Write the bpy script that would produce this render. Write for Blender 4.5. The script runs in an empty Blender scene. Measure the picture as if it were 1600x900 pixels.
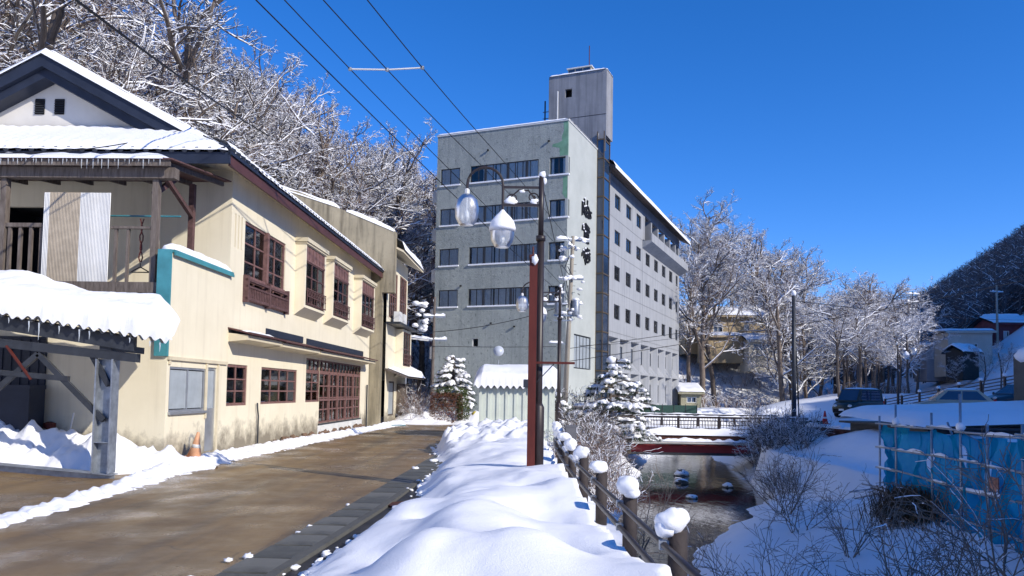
import bpy, math, random
from mathutils import Vector, Matrix, noise
R = math.radians
random.seed(7)
S = bpy.context.scene
COL = S.collection
# ---------------------------------------------------------------- camera
CAMH = 1.6
cd = bpy.data.cameras.new('camera'); cam = bpy.data.objects.new('camera', cd); COL.objects.link(cam)
cd.sensor_width = 36.0; cd.lens = 36.0 * 1205 / 1600; cd.shift_y = 99 / 1600
cd.clip_start = 0.05; cd.clip_end = 6000
cam.matrix_world = Matrix.Translation((0, 0, CAMH)) @ Matrix.Rotation(R(93.0), 4, 'X') @ Matrix.Rotation(.016, 4, 'Z')
S.camera = cam
# ---------------------------------------------------------------- sky and sun
SUN_AZ = R(127); SUN_EL = R(30)          # clockwise from +Y
w = bpy.data.worlds.new('World'); S.world = w; w.use_nodes = True
nt = w.node_tree; bg = nt.nodes['Background']
sky = nt.nodes.new('ShaderNodeTexSky'); sky.sky_type = 'NISHITA'; sky.sun_disc = False
sky.sun_elevation = SUN_EL; sky.sun_rotation = SUN_AZ
sky.altitude = 1500; sky.air_density = 1.0; sky.dust_density = 0.0; sky.ozone_density = 5.0
hs = nt.nodes.new('ShaderNodeHueSaturation'); hs.inputs['Saturation'].default_value = 1.25; hs.inputs['Value'].default_value = 1.1
hs.inputs['Hue'].default_value = .497
nt.links.new(sky.outputs[0], hs.inputs['Color']); tint = nt.nodes.new('ShaderNodeMix'); tint.data_type = 'RGBA'; tint.blend_type = 'MULTIPLY'; tint.inputs[0].default_value = 1; tint.inputs[7].default_value = (.95,.84,1.10,1)
nt.links.new(hs.outputs[0], tint.inputs[6]); nt.links.new(tint.outputs[2], bg.inputs[0])
bg.inputs[1].default_value = 0.13
sl = bpy.data.lights.new('sun', 'SUN'); sun = bpy.data.objects.new('sun', sl); COL.objects.link(sun)
sl.energy = 3.8; sl.angle = R(0.5); sl.color = (1, .93, .82)
ts = Vector((math.sin(SUN_AZ) * math.cos(SUN_EL), math.cos(SUN_AZ) * math.cos(SUN_EL), math.sin(SUN_EL)))
sun.location = ts * 60; sun.rotation_euler = ts.to_track_quat('Z', 'Y').to_euler()
S.view_settings.view_transform = 'Standard'; S.view_settings.look = 'None'
S.view_settings.exposure = 0.42; S.view_settings.gamma = 1
S.render.engine = 'CYCLES'
S.cycles.max_bounces = 6; S.cycles.diffuse_bounces = 4; S.cycles.glossy_bounces = 3
S.cycles.transmission_bounces = 4; S.cycles.transparent_max_bounces = 8
S.cycles.use_denoising = True

# ---------------------------------------------------------------- mesh helpers
class MB:
    def __init__(s): s.v = []; s.f = []
    def add(s, vs, fs):
        b = len(s.v); s.v.extend(vs); s.f.extend([tuple(i + b for i in f) for f in fs]); return s
    def box(s, x0, y0, z0, x1, y1, z1):
        return s.add([(x0,y0,z0),(x1,y0,z0),(x1,y1,z0),(x0,y1,z0),(x0,y0,z1),(x1,y0,z1),(x1,y1,z1),(x0,y1,z1)],
                     [(0,3,2,1),(4,5,6,7),(0,1,5,4),(1,2,6,5),(2,3,7,6),(3,0,4,7)])
    def bar(s, a, b, w, h=None, up=(0,0,1)):
        h = h or w; a = Vector(a); b = Vector(b); d = (b - a).normalized(); u = Vector(up)
        if abs(d.dot(u)) > .98: u = Vector((0,1,0))
        x = d.cross(u).normalized(); y = x.cross(d).normalized()
        vs = []
        for p in (a, b):
            for i, j in ((-1,-1),(1,-1),(1,1),(-1,1)): vs.append(tuple(p + x*(i*w/2) + y*(j*h/2)))
        return s.add(vs, [(0,3,2,1),(4,5,6,7),(0,1,5,4),(1,2,6,5),(2,3,7,6),(3,0,4,7)])
    def tube(s, pts, rad, n=8, cap=True, flat=1.0):
        pts = [Vector(p) for p in pts]
        if not hasattr(rad, '__len__'): rad = [rad]*len(pts)
        b = len(s.v); m = len(pts)
        for i, p in enumerate(pts):
            d = (pts[min(i+1,m-1)] - pts[max(i-1,0)])
            d = d.normalized() if d.length > 1e-9 else Vector((0,0,1))
            u = Vector((0,0,1)) if abs(d.z) < .95 else Vector((0,1,0))
            x = d.cross(u).normalized(); y = x.cross(d).normalized()
            for k in range(n):
                a = 2*math.pi*k/n + .5236
                q = p + x*(math.cos(a)*rad[i]) + y*(math.sin(a)*rad[i]*flat); s.v.append((q.x,q.y,q.z))
        for i in range(m-1):
            for k in range(n):
                k2 = (k+1) % n
                s.f.append((b+i*n+k, b+i*n+k2, b+(i+1)*n+k2, b+(i+1)*n+k))
        if cap:
            s.f.append(tuple(b+k for k in range(n))[::-1]); s.f.append(tuple(b+(m-1)*n+k for k in range(n)))
        return s
    def lathe(s, prof, c=(0,0,0), n=16):
        b = len(s.v); m = len(prof)
        for r, z in prof:
            for k in range(n):
                a = 2*math.pi*k/n; s.v.append((c[0]+r*math.cos(a), c[1]+r*math.sin(a), c[2]+z))
        for i in range(m-1):
            for k in range(n):
                k2 = (k+1) % n; s.f.append((b+i*n+k, b+i*n+k2, b+(i+1)*n+k2, b+(i+1)*n+k))
        s.f.append(tuple(b+k for k in range(n))[::-1]); s.f.append(tuple(b+(m-1)*n+k for k in range(n)))
        return s
    def prism(s, poly, a0, a1, axis='y'):
        n = len(poly)
        def mk(p, t):
            if axis == 'y': return (p[0], t, p[1])
            if axis == 'x': return (t, p[0], p[1])
            return (p[0], p[1], t)
        vs = [mk(p, a0) for p in poly] + [mk(p, a1) for p in poly]
        fs = [tuple(range(n))[::-1], tuple(range(n, 2*n))] + [(i, (i+1) % n, n+(i+1) % n, n+i) for i in range(n)]
        return s.add(vs, fs)
    def grid(s, nx, ny, fn):
        b = len(s.v)
        for j in range(ny+1):
            for i in range(nx+1): s.v.append(tuple(fn(i/nx, j/ny)))
        for j in range(ny):
            for i in range(nx):
                a = b+j*(nx+1)+i; s.f.append((a, a+1, a+nx+2, a+nx+1))
        return s
    def blob(s, c, r, sc=(1,1,1), amp=.25, freq=1.5, n=8, m=6, seed=0.0):
        b = len(s.v); c = Vector(c); off = Vector((seed*7.3, seed*3.1, seed*5.7))
        for j in range(m+1):
            th = math.pi*j/m
            for i in range(n):
                ph = 2*math.pi*i/n
                d = Vector((math.sin(th)*math.cos(ph), math.sin(th)*math.sin(ph), math.cos(th)))
                k = r*(1 + amp*noise.noise(d*freq + off))
                s.v.append((c.x+d.x*k*sc[0], c.y+d.y*k*sc[1], c.z+d.z*k*sc[2]))
        for j in range(m):
            for i in range(n):
                i2 = (i+1) % n; s.f.append((b+j*n+i, b+(j+1)*n+i, b+(j+1)*n+i2, b+j*n+i2))
        return s
    def mesh(s, name, mat, smooth=False):
        me = bpy.data.meshes.new(name); me.from_pydata(s.v, [], s.f); me.update()
        if smooth: me.shade_smooth()
        if mat: me.materials.append(mat)
        return me
    def build(s, name, mat, parent=None, smooth=False):
        return link(name, s.mesh(name, mat, smooth), parent)
def link(name, me, parent=None):
    o = bpy.data.objects.new(name, me); COL.objects.link(o)
    if parent: o.parent = parent
    return o
def tag(o, label=None, cat=None, group=None, kind=None):
    if label: o['label'] = label
    if cat: o['category'] = cat
    if group: o['group'] = group
    if kind: o['kind'] = kind
    return o
def thing(name, loc, rz, label, cat, group=None):
    o = bpy.data.objects.new(name, None); COL.objects.link(o); o.location = loc; o.rotation_euler = (0,0,rz)
    o.empty_display_size = .2
    return tag(o, label, cat, group)
def copy_tree(o, parent=None):
    c = o.copy(); COL.objects.link(c)
    if parent: c.parent = parent
    for ch in list(o.children): copy_tree(ch, c)
    return c
def fbm(x, y, z=0., o=4):
    return noise.fractal(Vector((x, y, z)), 1.0, 2.0, o)
def ss(a, b, x):
    t = min(1., max(0., (x-a)/(b-a))); return t*t*(3-2*t)
# world point seen in direction of a photo pixel at a known distance (used to read real positions off the photo)
def at(px, py, Y):
    u = px-800.; v = -(py-549.); c, s = math.cos(.016), math.sin(.016)
    U = u*c-v*s; V = u*s+v*c; T = R(3.0)
    d = (U, 1205*math.cos(T)-V*math.sin(T), 1205*math.sin(T)+V*math.cos(T)); t = Y/d[1]
    return Vector((d[0]*t, Y, CAMH+d[2]*t))

# ---------------------------------------------------------------- materials
class NT:
    def __init__(s, name):
        s.m = bpy.data.materials.new(name); s.m.use_nodes = True; s.t = s.m.node_tree
        s.b = s.t.nodes['Principled BSDF']; s.tc = None
    def n(s, typ, **kw):
        x = s.t.nodes.new('ShaderNode'+typ)
        for k, v in kw.items(): setattr(x, k, v)
        return x
    def l(s, a, b): s.t.links.new(a, b)
    def coord(s, scale=(1,1,1)):
        if not s.tc: s.tc = s.n('TexCoord')
        mp = s.n('Mapping'); mp.inputs['Scale'].default_value = scale
        s.l(s.tc.outputs['Object'], mp.inputs[0]); return mp.outputs[0]
    def noise(s, scale, detail=4, rough=.55, vec=None, dist=0):
        x = s.n('TexNoise'); x.inputs['Scale'].default_value = scale; x.inputs['Detail'].default_value = detail
        x.inputs['Roughness'].default_value = rough; x.inputs['Distortion'].default_value = dist
        s.l(vec or s.coord(), x.inputs['Vector']); return x.outputs['Fac']
    def ramp(s, fac, stops):
        x = s.n('ValToRGB'); e = x.color_ramp.elements
        while len(e) < len(stops): e.new(.5)
        for i, (p, c) in enumerate(stops):
            e[i].position = p; e[i].color = (*c, 1) if hasattr(c, '__len__') else (c, c, c, 1)
        s.l(fac, x.inputs[0]); return x.outputs[0]
    def mix(s, fac, a, b, mode='MIX'):
        x = s.n('Mix', data_type='RGBA', blend_type=mode)
        if isinstance(fac, (int, float)): x.inputs[0].default_value = fac
        else: s.l(fac, x.inputs[0])
        for sock, v in ((x.inputs[6], a), (x.inputs[7], b)):
            if isinstance(v, tuple): sock.default_value = (*v, 1)
            else: s.l(v, sock)
        return x.outputs[2]
    def math(s, op, a, b=0.):
        x = s.n('Math', operation=op)
        for i, v in enumerate((a, b)):
            if isinstance(v, (int, float)): x.inputs[i].default_value = v
            else: s.l(v, x.inputs[i])
        return x.outputs[0]
    def bump(s, h, strength=.3, dist=.02):
        x = s.n('Bump'); x.inputs['Strength'].default_value = strength; x.inputs['Distance'].default_value = dist
        s.l(h, x.inputs['Height']); s.l(x.outputs[0], s.b.inputs['Normal'])
    def sep(s):
        x = s.n('SeparateXYZ'); s.l(s.coord(), x.inputs[0]); return x.outputs
    def done(s, col=None, rough=.7, spec=.3, metal=0.):
        if col is not None:
            if isinstance(col, tuple): s.b.inputs['Base Color'].default_value = (*col, 1)
            else: s.l(col, s.b.inputs['Base Color'])
        if isinstance(rough, (int, float)): s.b.inputs['Roughness'].default_value = rough
        else: s.l(rough, s.b.inputs['Roughness'])
        s.b.inputs['Specular IOR Level'].default_value = spec; s.b.inputs['Metallic'].default_value = metal
        return s.m
def plain(name, c, rough=.6, var=.18, scale=4., bump=0., bscale=40., spec=.3, metal=0.):
    k = NT(name); f = k.noise(scale, 5, .6)
    lo = tuple(x*(1-var) for x in c); hi = tuple(min(1, x*(1+var)) for x in c)
    col = k.ramp(f, [(.3, lo), (.7, hi)])
    if bump: k.bump(k.noise(bscale, 4, .6), bump)
    return k.done(col, rough, spec, metal)
M = {}
def mk_snow(name, col, bscale, bs, big=True):
    k = NT(name)
    c = k.ramp(k.noise(1.3, 4, .6), [(.3, tuple(x*.96 for x in col)), (.7, col)])
    h = k.math('ADD', k.noise(bscale, 5, .65), k.math('MULTIPLY', k.noise(bscale*.12, 3, .5), 1.0 if big else 0.))
    k.bump(h, bs, .02)
    k.b.inputs['Subsurface Weight'].default_value = 0
    return k.done(c, .55, .25)
M['snow'] = mk_snow('snow', (.90, .905, .92), 90, .34)
M['snow_field'] = mk_snow('snow_field', (.86, .87, .89), 6, .5)
M['snow_branch'] = plain('snow_branch', (.84, .85, .88), .6, .05)
# cream stucco with dirt creeping up from the foot of the wall and rain streaks
k = NT('cream_stucco'); sx = k.sep()
base = k.ramp(k.noise(1.1, 5, .6), [(.3, (.72,.655,.495)), (.7, (.79,.725,.56))])
st = k.noise(1.0, 4, .6, k.coord((5, 5, .28)))
base = k.mix(k.ramp(st, [(.52, 0.), (.8, .28)]), base, (.42,.36,.25))
zz = k.math('ADD', sx[2], k.math('MULTIPLY', k.noise(2.2, 6, .7), -1.7))
dirt = k.ramp(k.math('MULTIPLY', zz, -1.2), [(.10, 0.), (.75, .85)])
base = k.mix(dirt, base, (.16,.135,.10))
k.bump(k.noise(60, 5, .7), .25, .01)
M['cream'] = k.done(base, .85, .2)
# grey-green rough-cast stucco, pitted and patched
k = NT('green_stucco')
base = k.ramp(k.noise(.35, 5, .65), [(.3, (.265,.292,.28)), (.7, (.365,.395,.378))])
pit = k.noise(3.6, 6, .8, k.coord((1,1,.75)))
base = k.mix(k.ramp(pit, [(.36, .9), (.44, 0.)]), base, (.12,.14,.14))
base = k.mix(k.ramp(k.noise(3.0, 5, .7), [(.52, 0.), (.72, .5)]), base, (.46,.49,.45))
stk = k.noise(1.2, 4, .6, k.coord((2.2, 2.2, .1)))
base = k.mix(k.ramp(stk, [(.5, 0.), (.8, .5)]), base, (.14,.165,.16))
k.bump(k.noise(7, 6, .8), .9, .08)
M['green'] = k.done(base, .9, .15)
k = NT('pale_stucco')
base = k.ramp(k.noise(.5, 5, .65), [(.3, (.38,.405,.385)), (.7, (.46,.485,.46))])
base = k.mix(k.ramp(k.noise(6, 6, .75), [(.3, .6), (.4, 0.)]), base, (.24,.27,.26))
k.bump(k.noise(7, 6, .8), .5, .05)
M['pale'] = k.done(base, .9, .15)
M['patch'] = plain('green_patch', (.17,.33,.22), .9, .25, 1.5, .5, 8)
def mk_conc(name, a, b, dk, sc=.5, stv=(2.5,2.5,.12)):
    k = NT(name); base = k.ramp(k.noise(sc, 6, .65), [(.3, a), (.7, b)])
    s_ = k.noise(1.0, 5, .65, k.coord(stv)); base = k.mix(k.ramp(s_, [(.45, 0.), (.72, .75)]), base, dk)
    base = k.mix(k.ramp(k.noise(9, 5, .7), [(.58, 0.), (.7, .35)]), base, dk)
    k.bump(k.noise(22, 5, .7), .3, .015); return k.done(base, .88, .2)
M['tower'] = mk_conc('tower_concrete', (.22,.225,.24), (.31,.315,.33), (.12,.125,.14))
M['grey_wall'] = mk_conc('grey_panel_wall', (.31,.323,.345), (.37,.383,.405), (.22,.23,.245), .25)
M['firewall'] = mk_conc('stained_concrete', (.26,.23,.165), (.40,.35,.25), (.05,.042,.032), .6, (3.2,3.2,.3))
M['concrete'] = mk_conc('kerb_concrete', (.085,.085,.078), (.15,.148,.135), (.045,.045,.043), 2., (2,2,2))
k = NT('drain_slab'); oi = k.n('ObjectInfo'); base = k.ramp(k.noise(3., 6, .65), [(.3, (.055,.058,.052)), (.7, (.13,.13,.115))])
base = k.mix(k.ramp(oi.outputs['Random'], [(.2, 0.), (.9, .6)]), base, (.20,.195,.17))
base = k.mix(k.ramp(k.noise(1.1, 4, .6), [(.5, 0.), (.65, .6)]), base, (.035,.037,.034))
k.bump(k.noise(60, 5, .7), .4, .01); M['slab'] = k.done(base, .6, .35)
M['roof'] = plain('dark_roof_metal', (.022,.028,.042), .45, .3, 3, .1, 30, .5)
M['navy'] = plain('navy_fascia', (.018,.024,.042), .5, .25, 2)
M['maroon'] = plain('maroon_gutter', (.085,.035,.032), .55, .2, 2)
M['redwood'] = plain('red_brown_window_wood', (.185,.10,.09), .7, .3, 9, .3, 60)
M['darkwood'] = plain('weathered_purple_wood', (.11,.06,.058), .8, .35, 9, .3, 60)
def mk_wood(name, a, b):
    k = NT(name); g = k.noise(1., 6, .7, k.coord((18, 18, 2.5)))
    k.bump(g, .4, .01); return k.done(k.ramp(g, [(.3, a), (.7, b)]), .85, .15)
M['wood'] = mk_wood('weathered_grey_wood', (.075,.06,.052), (.20,.17,.15))
M['trimcream'] = plain('cream_trim', (.62,.55,.40), .75, .1, 3, .1)
M['white_wall'] = plain('white_plaster', (.60,.575,.53), .85, .12, .8, .2, 50)
M['teal'] = plain('teal_sheet', (.06,.25,.29), .5, .2, 3)
M['alu'] = plain('aluminium', (.42,.44,.47), .4, .15, 3, 0, 40, .5, .7)
M['white_metal'] = plain('white_metal', (.66,.66,.64), .5, .08, 3)
M['dark_steel'] = plain('painted_dark_steel', (.028,.032,.04), .5, .35, 5, .1, 40, .4)
M['galv'] = plain('galvanised_steel', (.30,.33,.37), .45, .3, 6, .1, 30, .5, .6)
M['lamp_brown'] = plain('brown_lamp_post', (.028,.020,.019), .45, .2, 6, 0, 40, .5)
k = NT('rust_red_paint')
base = k.ramp(k.noise(2.5, 5, .65, k.coord((4,4,.8))), [(.3, (.075,.014,.010)), (.7, (.115,.022,.015))])
base = k.mix(k.ramp(k.noise(9, 5, .7), [(.6, 0.), (.7, .7)]), base, (.06,.025,.016))
M['rust_red'] = k.done(base, .6, .3)
M['rust'] = plain('rusty_sheet', (.075,.030,.022), .8, .5, 1.4, .3, 20)
M['pole_conc'] = mk_conc('pole_concrete', (.30,.27,.22), (.40,.36,.30), (.18,.16,.13), 1.5)
M['black'] = plain('black_paint', (.010,.010,.012), .7, .2, 8)
M['rubber'] = plain('rubber', (.012,.012,.013), .8, .2, 8)
M['interior'] = plain('dark_room', (.020,.022,.026), .9, .2, 2)
M['curtain'] = plain('pale_curtain', (.66,.70,.72), .9, .12, 6)
M['curtain_tan'] = plain('tan_curtain', (.42,.36,.28), .9, .15, 6)
M['frosted'] = plain('frosted_pane', (.34,.38,.41), .35, .12, 3, 0, 40, .6)
k = NT('window_glass')
gl = k.n('BsdfGlossy'); gl.inputs['Roughness'].default_value = .03; gl.inputs['Color'].default_value = (.8,.8,.78,1)
tr = k.n('BsdfTransparent'); tr.inputs['Color'].default_value = (.93,.95,.96,1)
fr = k.n('Fresnel'); fr.inputs['IOR'].default_value = 1.5
mx = k.n('MixShader'); k.l(fr.outputs[0], mx.inputs[0]); k.l(tr.outputs[0], mx.inputs[1]); k.l(gl.outputs[0], mx.inputs[2])
k.l(mx.outputs[0], k.t.nodes['Material Output'].inputs['Surface']); M['glass'] = k.m
M['dark_glass'] = plain('dark_glass', (.02,.04,.08), .06, .2, 1, 0, 40, 1.0)
k = NT('lamp_globe_glass')
gl = k.n('BsdfGlossy'); gl.inputs['Roughness'].default_value = .35
tr = k.n('BsdfTransparent'); tr.inputs['Color'].default_value = (.90,.92,.95,1)
df = k.n('BsdfDiffuse'); df.inputs['Color'].default_value = (.82,.85,.9,1)
fr = k.n('Fresnel'); fr.inputs['IOR'].default_value = 1.45
m1 = k.n('MixShader'); m1.inputs[0].default_value = .26
k.l(tr.outputs[0], m1.inputs[1]); k.l(df.outputs[0], m1.inputs[2])
mx = k.n('MixShader'); k.l(fr.outputs[0], mx.inputs[0]); k.l(m1.outputs[0], mx.inputs[1]); k.l(gl.outputs[0], mx.inputs[2])
k.l(mx.outputs[0], k.t.nodes['Material Output'].inputs['Surface']); M['globe'] = k.m
k = NT('icicle_ice')
gl = k.n('BsdfGlossy'); gl.inputs['Roughness'].default_value = .1
tr = k.n('BsdfTransparent'); df = k.n('BsdfDiffuse'); df.inputs['Color'].default_value = (.8,.87,.93,1)
m1 = k.n('MixShader'); m1.inputs[0].default_value = .45; k.l(tr.outputs[0], m1.inputs[1]); k.l(df.outputs[0], m1.inputs[2])
mx = k.n('MixShader'); mx.inputs[0].default_value = .2; k.l(m1.outputs[0], mx.inputs[1]); k.l(gl.outputs[0], mx.inputs[2])
k.l(mx.outputs[0], k.t.nodes['Material Output'].inputs['Surface']); M['ice'] = k.m
# wet brown-stained road
k = NT('wet_stained_road')
w1 = k.noise(1., 6, .65, k.coord((.9, .22, 1)), .6)
base = k.ramp(w1, [(.25, (.13,.082,.038)), (.5, (.265,.168,.072)), (.75, (.375,.250,.110))])
base = k.mix(k.ramp(k.noise(.35, 4, .6), [(.48, 0.), (.72, .6)]), base, (.11,.08,.05))
trk = k.noise(1., 5, .6, k.coord((2.6, .07, 1)))
base = k.mix(k.ramp(trk, [(.50, 0.), (.66, .55)]), base, (.085,.068,.050))
base = k.mix(k.ramp(k.noise(1., 6, .7, k.coord((1.6, .5, 1))), [(.62, 0.), (.74, .28)]), base, (.44,.36,.25))
base = k.mix(k.ramp(k.noise(14, 5, .75), [(.55, 0.), (.75, .5)]), base, (.035,.032,.03))
base = k.mix(k.ramp(k.noise(160, 3, .8), [(.35, .45), (.55, 0.)]), base, (.05,.042,.035))
cv = k.n('TexVoronoi', feature='DISTANCE_TO_EDGE'); cv.inputs['Scale'].default_value = .42; cm = k.n('Mix', data_type='VECTOR'); cm.inputs[0].default_value = .25
k.l(k.coord(), cm.inputs[4]); nz = k.n('TexNoise'); nz.inputs['Scale'].default_value = 1.5; k.l(k.coord(), nz.inputs['Vector']); k.l(nz.outputs['Color'], cm.inputs[5]); k.l(cm.outputs[1], cv.inputs['Vector'])
base = k.mix(k.ramp(cv.outputs['Distance'], [(0., .55), (.004, 0.)]), base, (.045,.036,.028))
k.bump(k.noise(110, 5, .8), .8, .010)
M['road'] = k.done(base, k.ramp(k.noise(.8, 5, .6), [(.35, .16), (.65, .6)]), .5)
M['asphalt'] = plain('wet_asphalt', (.038,.036,.035), .55, .4, 2.5, .5, 90)
k = NT('river_water'); k.bump(k.noise(1., 4, .6, k.coord((3.0, 1.1, 1))), .2, .05)
k.b.inputs['IOR'].default_value = 1.33
M['water'] = k.done((.022,.022,.014), .05, .8)
M['bark'] = plain('bark', (.17,.135,.11), .9, .35, 3, .5, 25)
M['bark_dark'] = plain('bark_dark', (.095,.078,.068), .9, .35, 3, .4, 25)
M['twig'] = plain('red_brown_twig', (.20,.135,.105), .9, .3, 3)
M['needle'] = plain('dark_needles', (.030,.050,.024), .8, .5, 5)
M['ivy'] = plain('ivy_leaf', (.055,.075,.020), .7, .6, 6)
M['hedge'] = plain('russet_hedge', (.13,.055,.035), .9, .5, 6)
M['far_wood'] = plain('far_wood', (.125,.112,.118), .9, .3, .5)
M['dead_grass'] = plain('dead_grass', (.085,.055,.030), .9, .5, 6)
M['stone'] = plain('rubble_stone', (.17,.11,.075), .9, .5, 3, .4, 20)
M['orange'] = plain('faded_orange_plastic', (.62,.33,.19), .6, .25, 4)
M['red_plastic'] = plain('red_plastic', (.50,.03,.025), .5, .15, 4)
M['red_girder'] = plain('red_girder_paint', (.30,.04,.045), .5, .25, 2)
k = NT('blue_sheet')
base = k.ramp(k.noise(1.2, 4, .6), [(.3, (.004,.19,.33)), (.7, (.022,.40,.50))])
df = k.n('BsdfDiffuse'); tl = k.n('BsdfTranslucent'); tr = k.n('BsdfTransparent'); tr.inputs['Color'].default_value = (.25,.6,.8,1)
k.l(base, df.inputs[0]); k.l(base, tl.inputs[0])
m1 = k.n('MixShader'); m1.inputs[0].default_value = .35; k.l(df.outputs[0], m1.inputs[1]); k.l(tl.outputs[0], m1.inputs[2])
m2 = k.n('MixShader'); m2.inputs[0].default_value = .34; k.l(m1.outputs[0], m2.inputs[1]); k.l(tr.outputs[0], m2.inputs[2])
k.l(m2.outputs[0], k.t.nodes['Material Output'].inputs['Surface']); M['blue'] = k.m
# ================================================================ SETTING
def lerp_tab(tab, y):
    if y <= tab[0][0]: return tab[0][1]
    for (a, va), (b, vb) in zip(tab, tab[1:]):
        if y <= b: return va + (vb-va)*(y-a)/(b-a)
    return tab[-1][1]
def poly_sd(pl, x, y):
    best = 1e18; sgn = 1; tt = 0
    for i in range(len(pl)-1):
        ax, ay = pl[i][:2]; bx, by = pl[i+1][:2]; dx, dy = bx-ax, by-ay
        t = max(0., min(1., ((x-ax)*dx+(y-ay)*dy)/(dx*dx+dy*dy)))
        qx, qy = ax+t*dx, ay+t*dy; d = (x-qx)**2+(y-qy)**2
        if d < best:
            best = d; sgn = 1 if dx*(y-ay)-dy*(x-ax) > 0 else -1; tt = i+t
    return sgn*math.sqrt(best), tt
FOOT = [(-15,-90),(-15,15),(-14.2,40),(-11,58),(-4,78),(8,100),(22,108),(48,114),(75,150),(110,260),(150,420),(260,900)]
RIDGE = [(40,-220,58),(78,-75,58),(86,-45,58),(93,-18,58),(118,40,56),(128,120,45),(133,200,36),(150,300,24),(200,420,18),(330,900,14)]
RC = [(-30,2.7),(10,2.8),(18,3.1),(21,3.9),(23,4.9),(27,6.3),(31,7.7),(40,9.2),(50,11.0),(62,14),(80,21),(110,44),(200,90),(900,230)]
RW = [(-30,.8),(10,.8),(18,.9),(21,1.4),(23,1.8),(27,2.2),(31,2.6),(40,2.5),(50,1.9),(62,2.5),(900,3)]
def hill_left(x, y):
    d, _ = poly_sd(FOOT, x, y)
    if d <= 0: return 0.
    return (.62*d if d < 26 else 16.1 + .34*(d-26) if d < 70 else 31+.05*(d-70)) + ss(0, 6, d)*(.9*fbm(x*.12, y*.12, 2.))
def hill_right(x, y):
    d, t = poly_sd(RIDGE, x, y); i = min(int(t), len(RIDGE)-2); f = t-i
    zr = RIDGE[i][2]*(1-f)+RIDGE[i+1][2]*f
    z = zr-.72*d if d > 0 else zr+min(-.72*d, 110*ss(30, 110, y))
    z += 2.2*fbm(x*.03, y*.03, 5.)
    return max(0., z)
def ground(x, y):
    rc, rw = lerp_tab(RC, y), lerp_tab(RW, y)
    wig = .45*fbm(x*.35, y*.35, 3.)+.18*fbm(x*1.3, y*1.3, 5.) if -5 < y < 120 else 0.
    dr = x-(rc+rw)-wig; dl = (rc-rw)-x+.4*wig
    if dr <= 0 and dl <= 0:
        z = -2.3-.5*min(1, min(-dr, -dl)/.6)
    elif dl > 0:
        run = .8+ss(18, 30, y)*1.6
        z = -2.3+2.27*ss(0, run, dl)
    else:
        near = -2.3+.28*min(dr, 1.)+.25*max(0, dr-.6)            # long snowy slope
        near = min(near, -.55)
        step = -.55+1.0*ss(10.6, 13, x)*ss(34, 28, y)
        near = max(near, step) if x > 10 else near
        far = -2.3+2.4*ss(0, 3.2, dr)+.09*max(0, min(x, 40)-18)
        z = near+(far-near)*ss(33.5, 35.5, y)
        z += .10*fbm(x*.5, y*.5, 9.)*ss(0, 1, dr)
    if y < 60 and x < 0: z = -.04
    if x < -7.5 and y < 16: z += .08*min(6, -7.5-x)-.03
    h = max(hill_left(x, y), hill_right(x, y)*ss(16, 40, x))
    return z+h
def axis(fine0, fine1, step, lo, hi, g=1.13):
    a = [fine0+i*step for i in range(int((fine1-fine0)/step)+1)]
    s_ = step; v = fine0; left = []
    while v > lo: s_ *= g; v -= s_; left.append(v)
    s_ = step; v = a[-1]; right = []
    while v < hi: s_ *= g; v += s_; right.append(v)
    return left[::-1]+a+right
XS = axis(-9, 15, .4, -900, 900); YS = axis(3, 44, .45, -300, 1600, 1.09)
nx = len(XS)
tb = MB(); tb.v = [(x, y, ground(x, y)) for y in YS for x in XS]
tb.f = [(j*nx+i, j*nx+i+1, (j+1)*nx+i+1, (j+1)*nx+i) for j in range(len(YS)-1) for i in range(nx-1)]
tag(tb.build('ground', M['snow_field'], smooth=True), kind='structure')
# river sheet follows the channel
wb = MB(); ys = [-25+i*1.5 for i in range(90)]
for y in ys:
    rc, rw = lerp_tab(RC, y), lerp_tab(RW, y); wb.v += [(rc-rw-.9, y, -2.33), (rc, y, -2.33), (rc+rw+.9, y, -2.33)]
for i in range(len(ys)-1):
    a = i*3; wb.f += [(a, a+1, a+4, a+3), (a+1, a+2, a+5, a+4)]
tag(wb.build('river', M['water']), kind='structure')
# road and apron
REL = [(-12,-4.9),(8.4,-5.5),(12,-5.85),(18,-5.96),(25,-5.6),(33,-5.15),(40,-5.6)]
RER = [(-12,-2.95),(6.6,-2.47),(10.4,-2.2),(17.5,-1.93),(24,-1.6),(30,-1.2),(40,.5)]
rb = MB(); ys = [-12+i*.75 for i in range(66)]
def ribbon(mb, ys, fl, fr, z, n=6):
    b = len(mb.v)
    for y in ys:
        for i in range(n+1): mb.v.append((fl(y)+(fr(y)-fl(y))*i/n, y, z))
    for j in range(len(ys)-1):
        for i in range(n):
            a = b+j*(n+1)+i; mb.f.append((a, a+1, a+n+2, a+n+1))
ribbon(rb, ys, lambda y: lerp_tab(REL, y)-.25, lambda y: lerp_tab(RER, y), .006)
road = tag(rb.build('road', M['road']), kind='structure')
ab = MB(); ribbon(ab, ys, lambda y: lerp_tab(RER, y), lambda y: lerp_tab(RER, y)+1.4, .002, 2)
tag(ab.build('asphalt_verge', M['asphalt']), kind='structure')
ap = MB()
ap.grid(16, 8, lambda u, v: (-15+9.0*u, 7+7.4*v, .008 if -15+9.0*u > -7.5 else .008+.08*(-7.5+15-9.0*u)))
tag(ap.build('driveway', M['road']), kind='structure')
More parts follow.
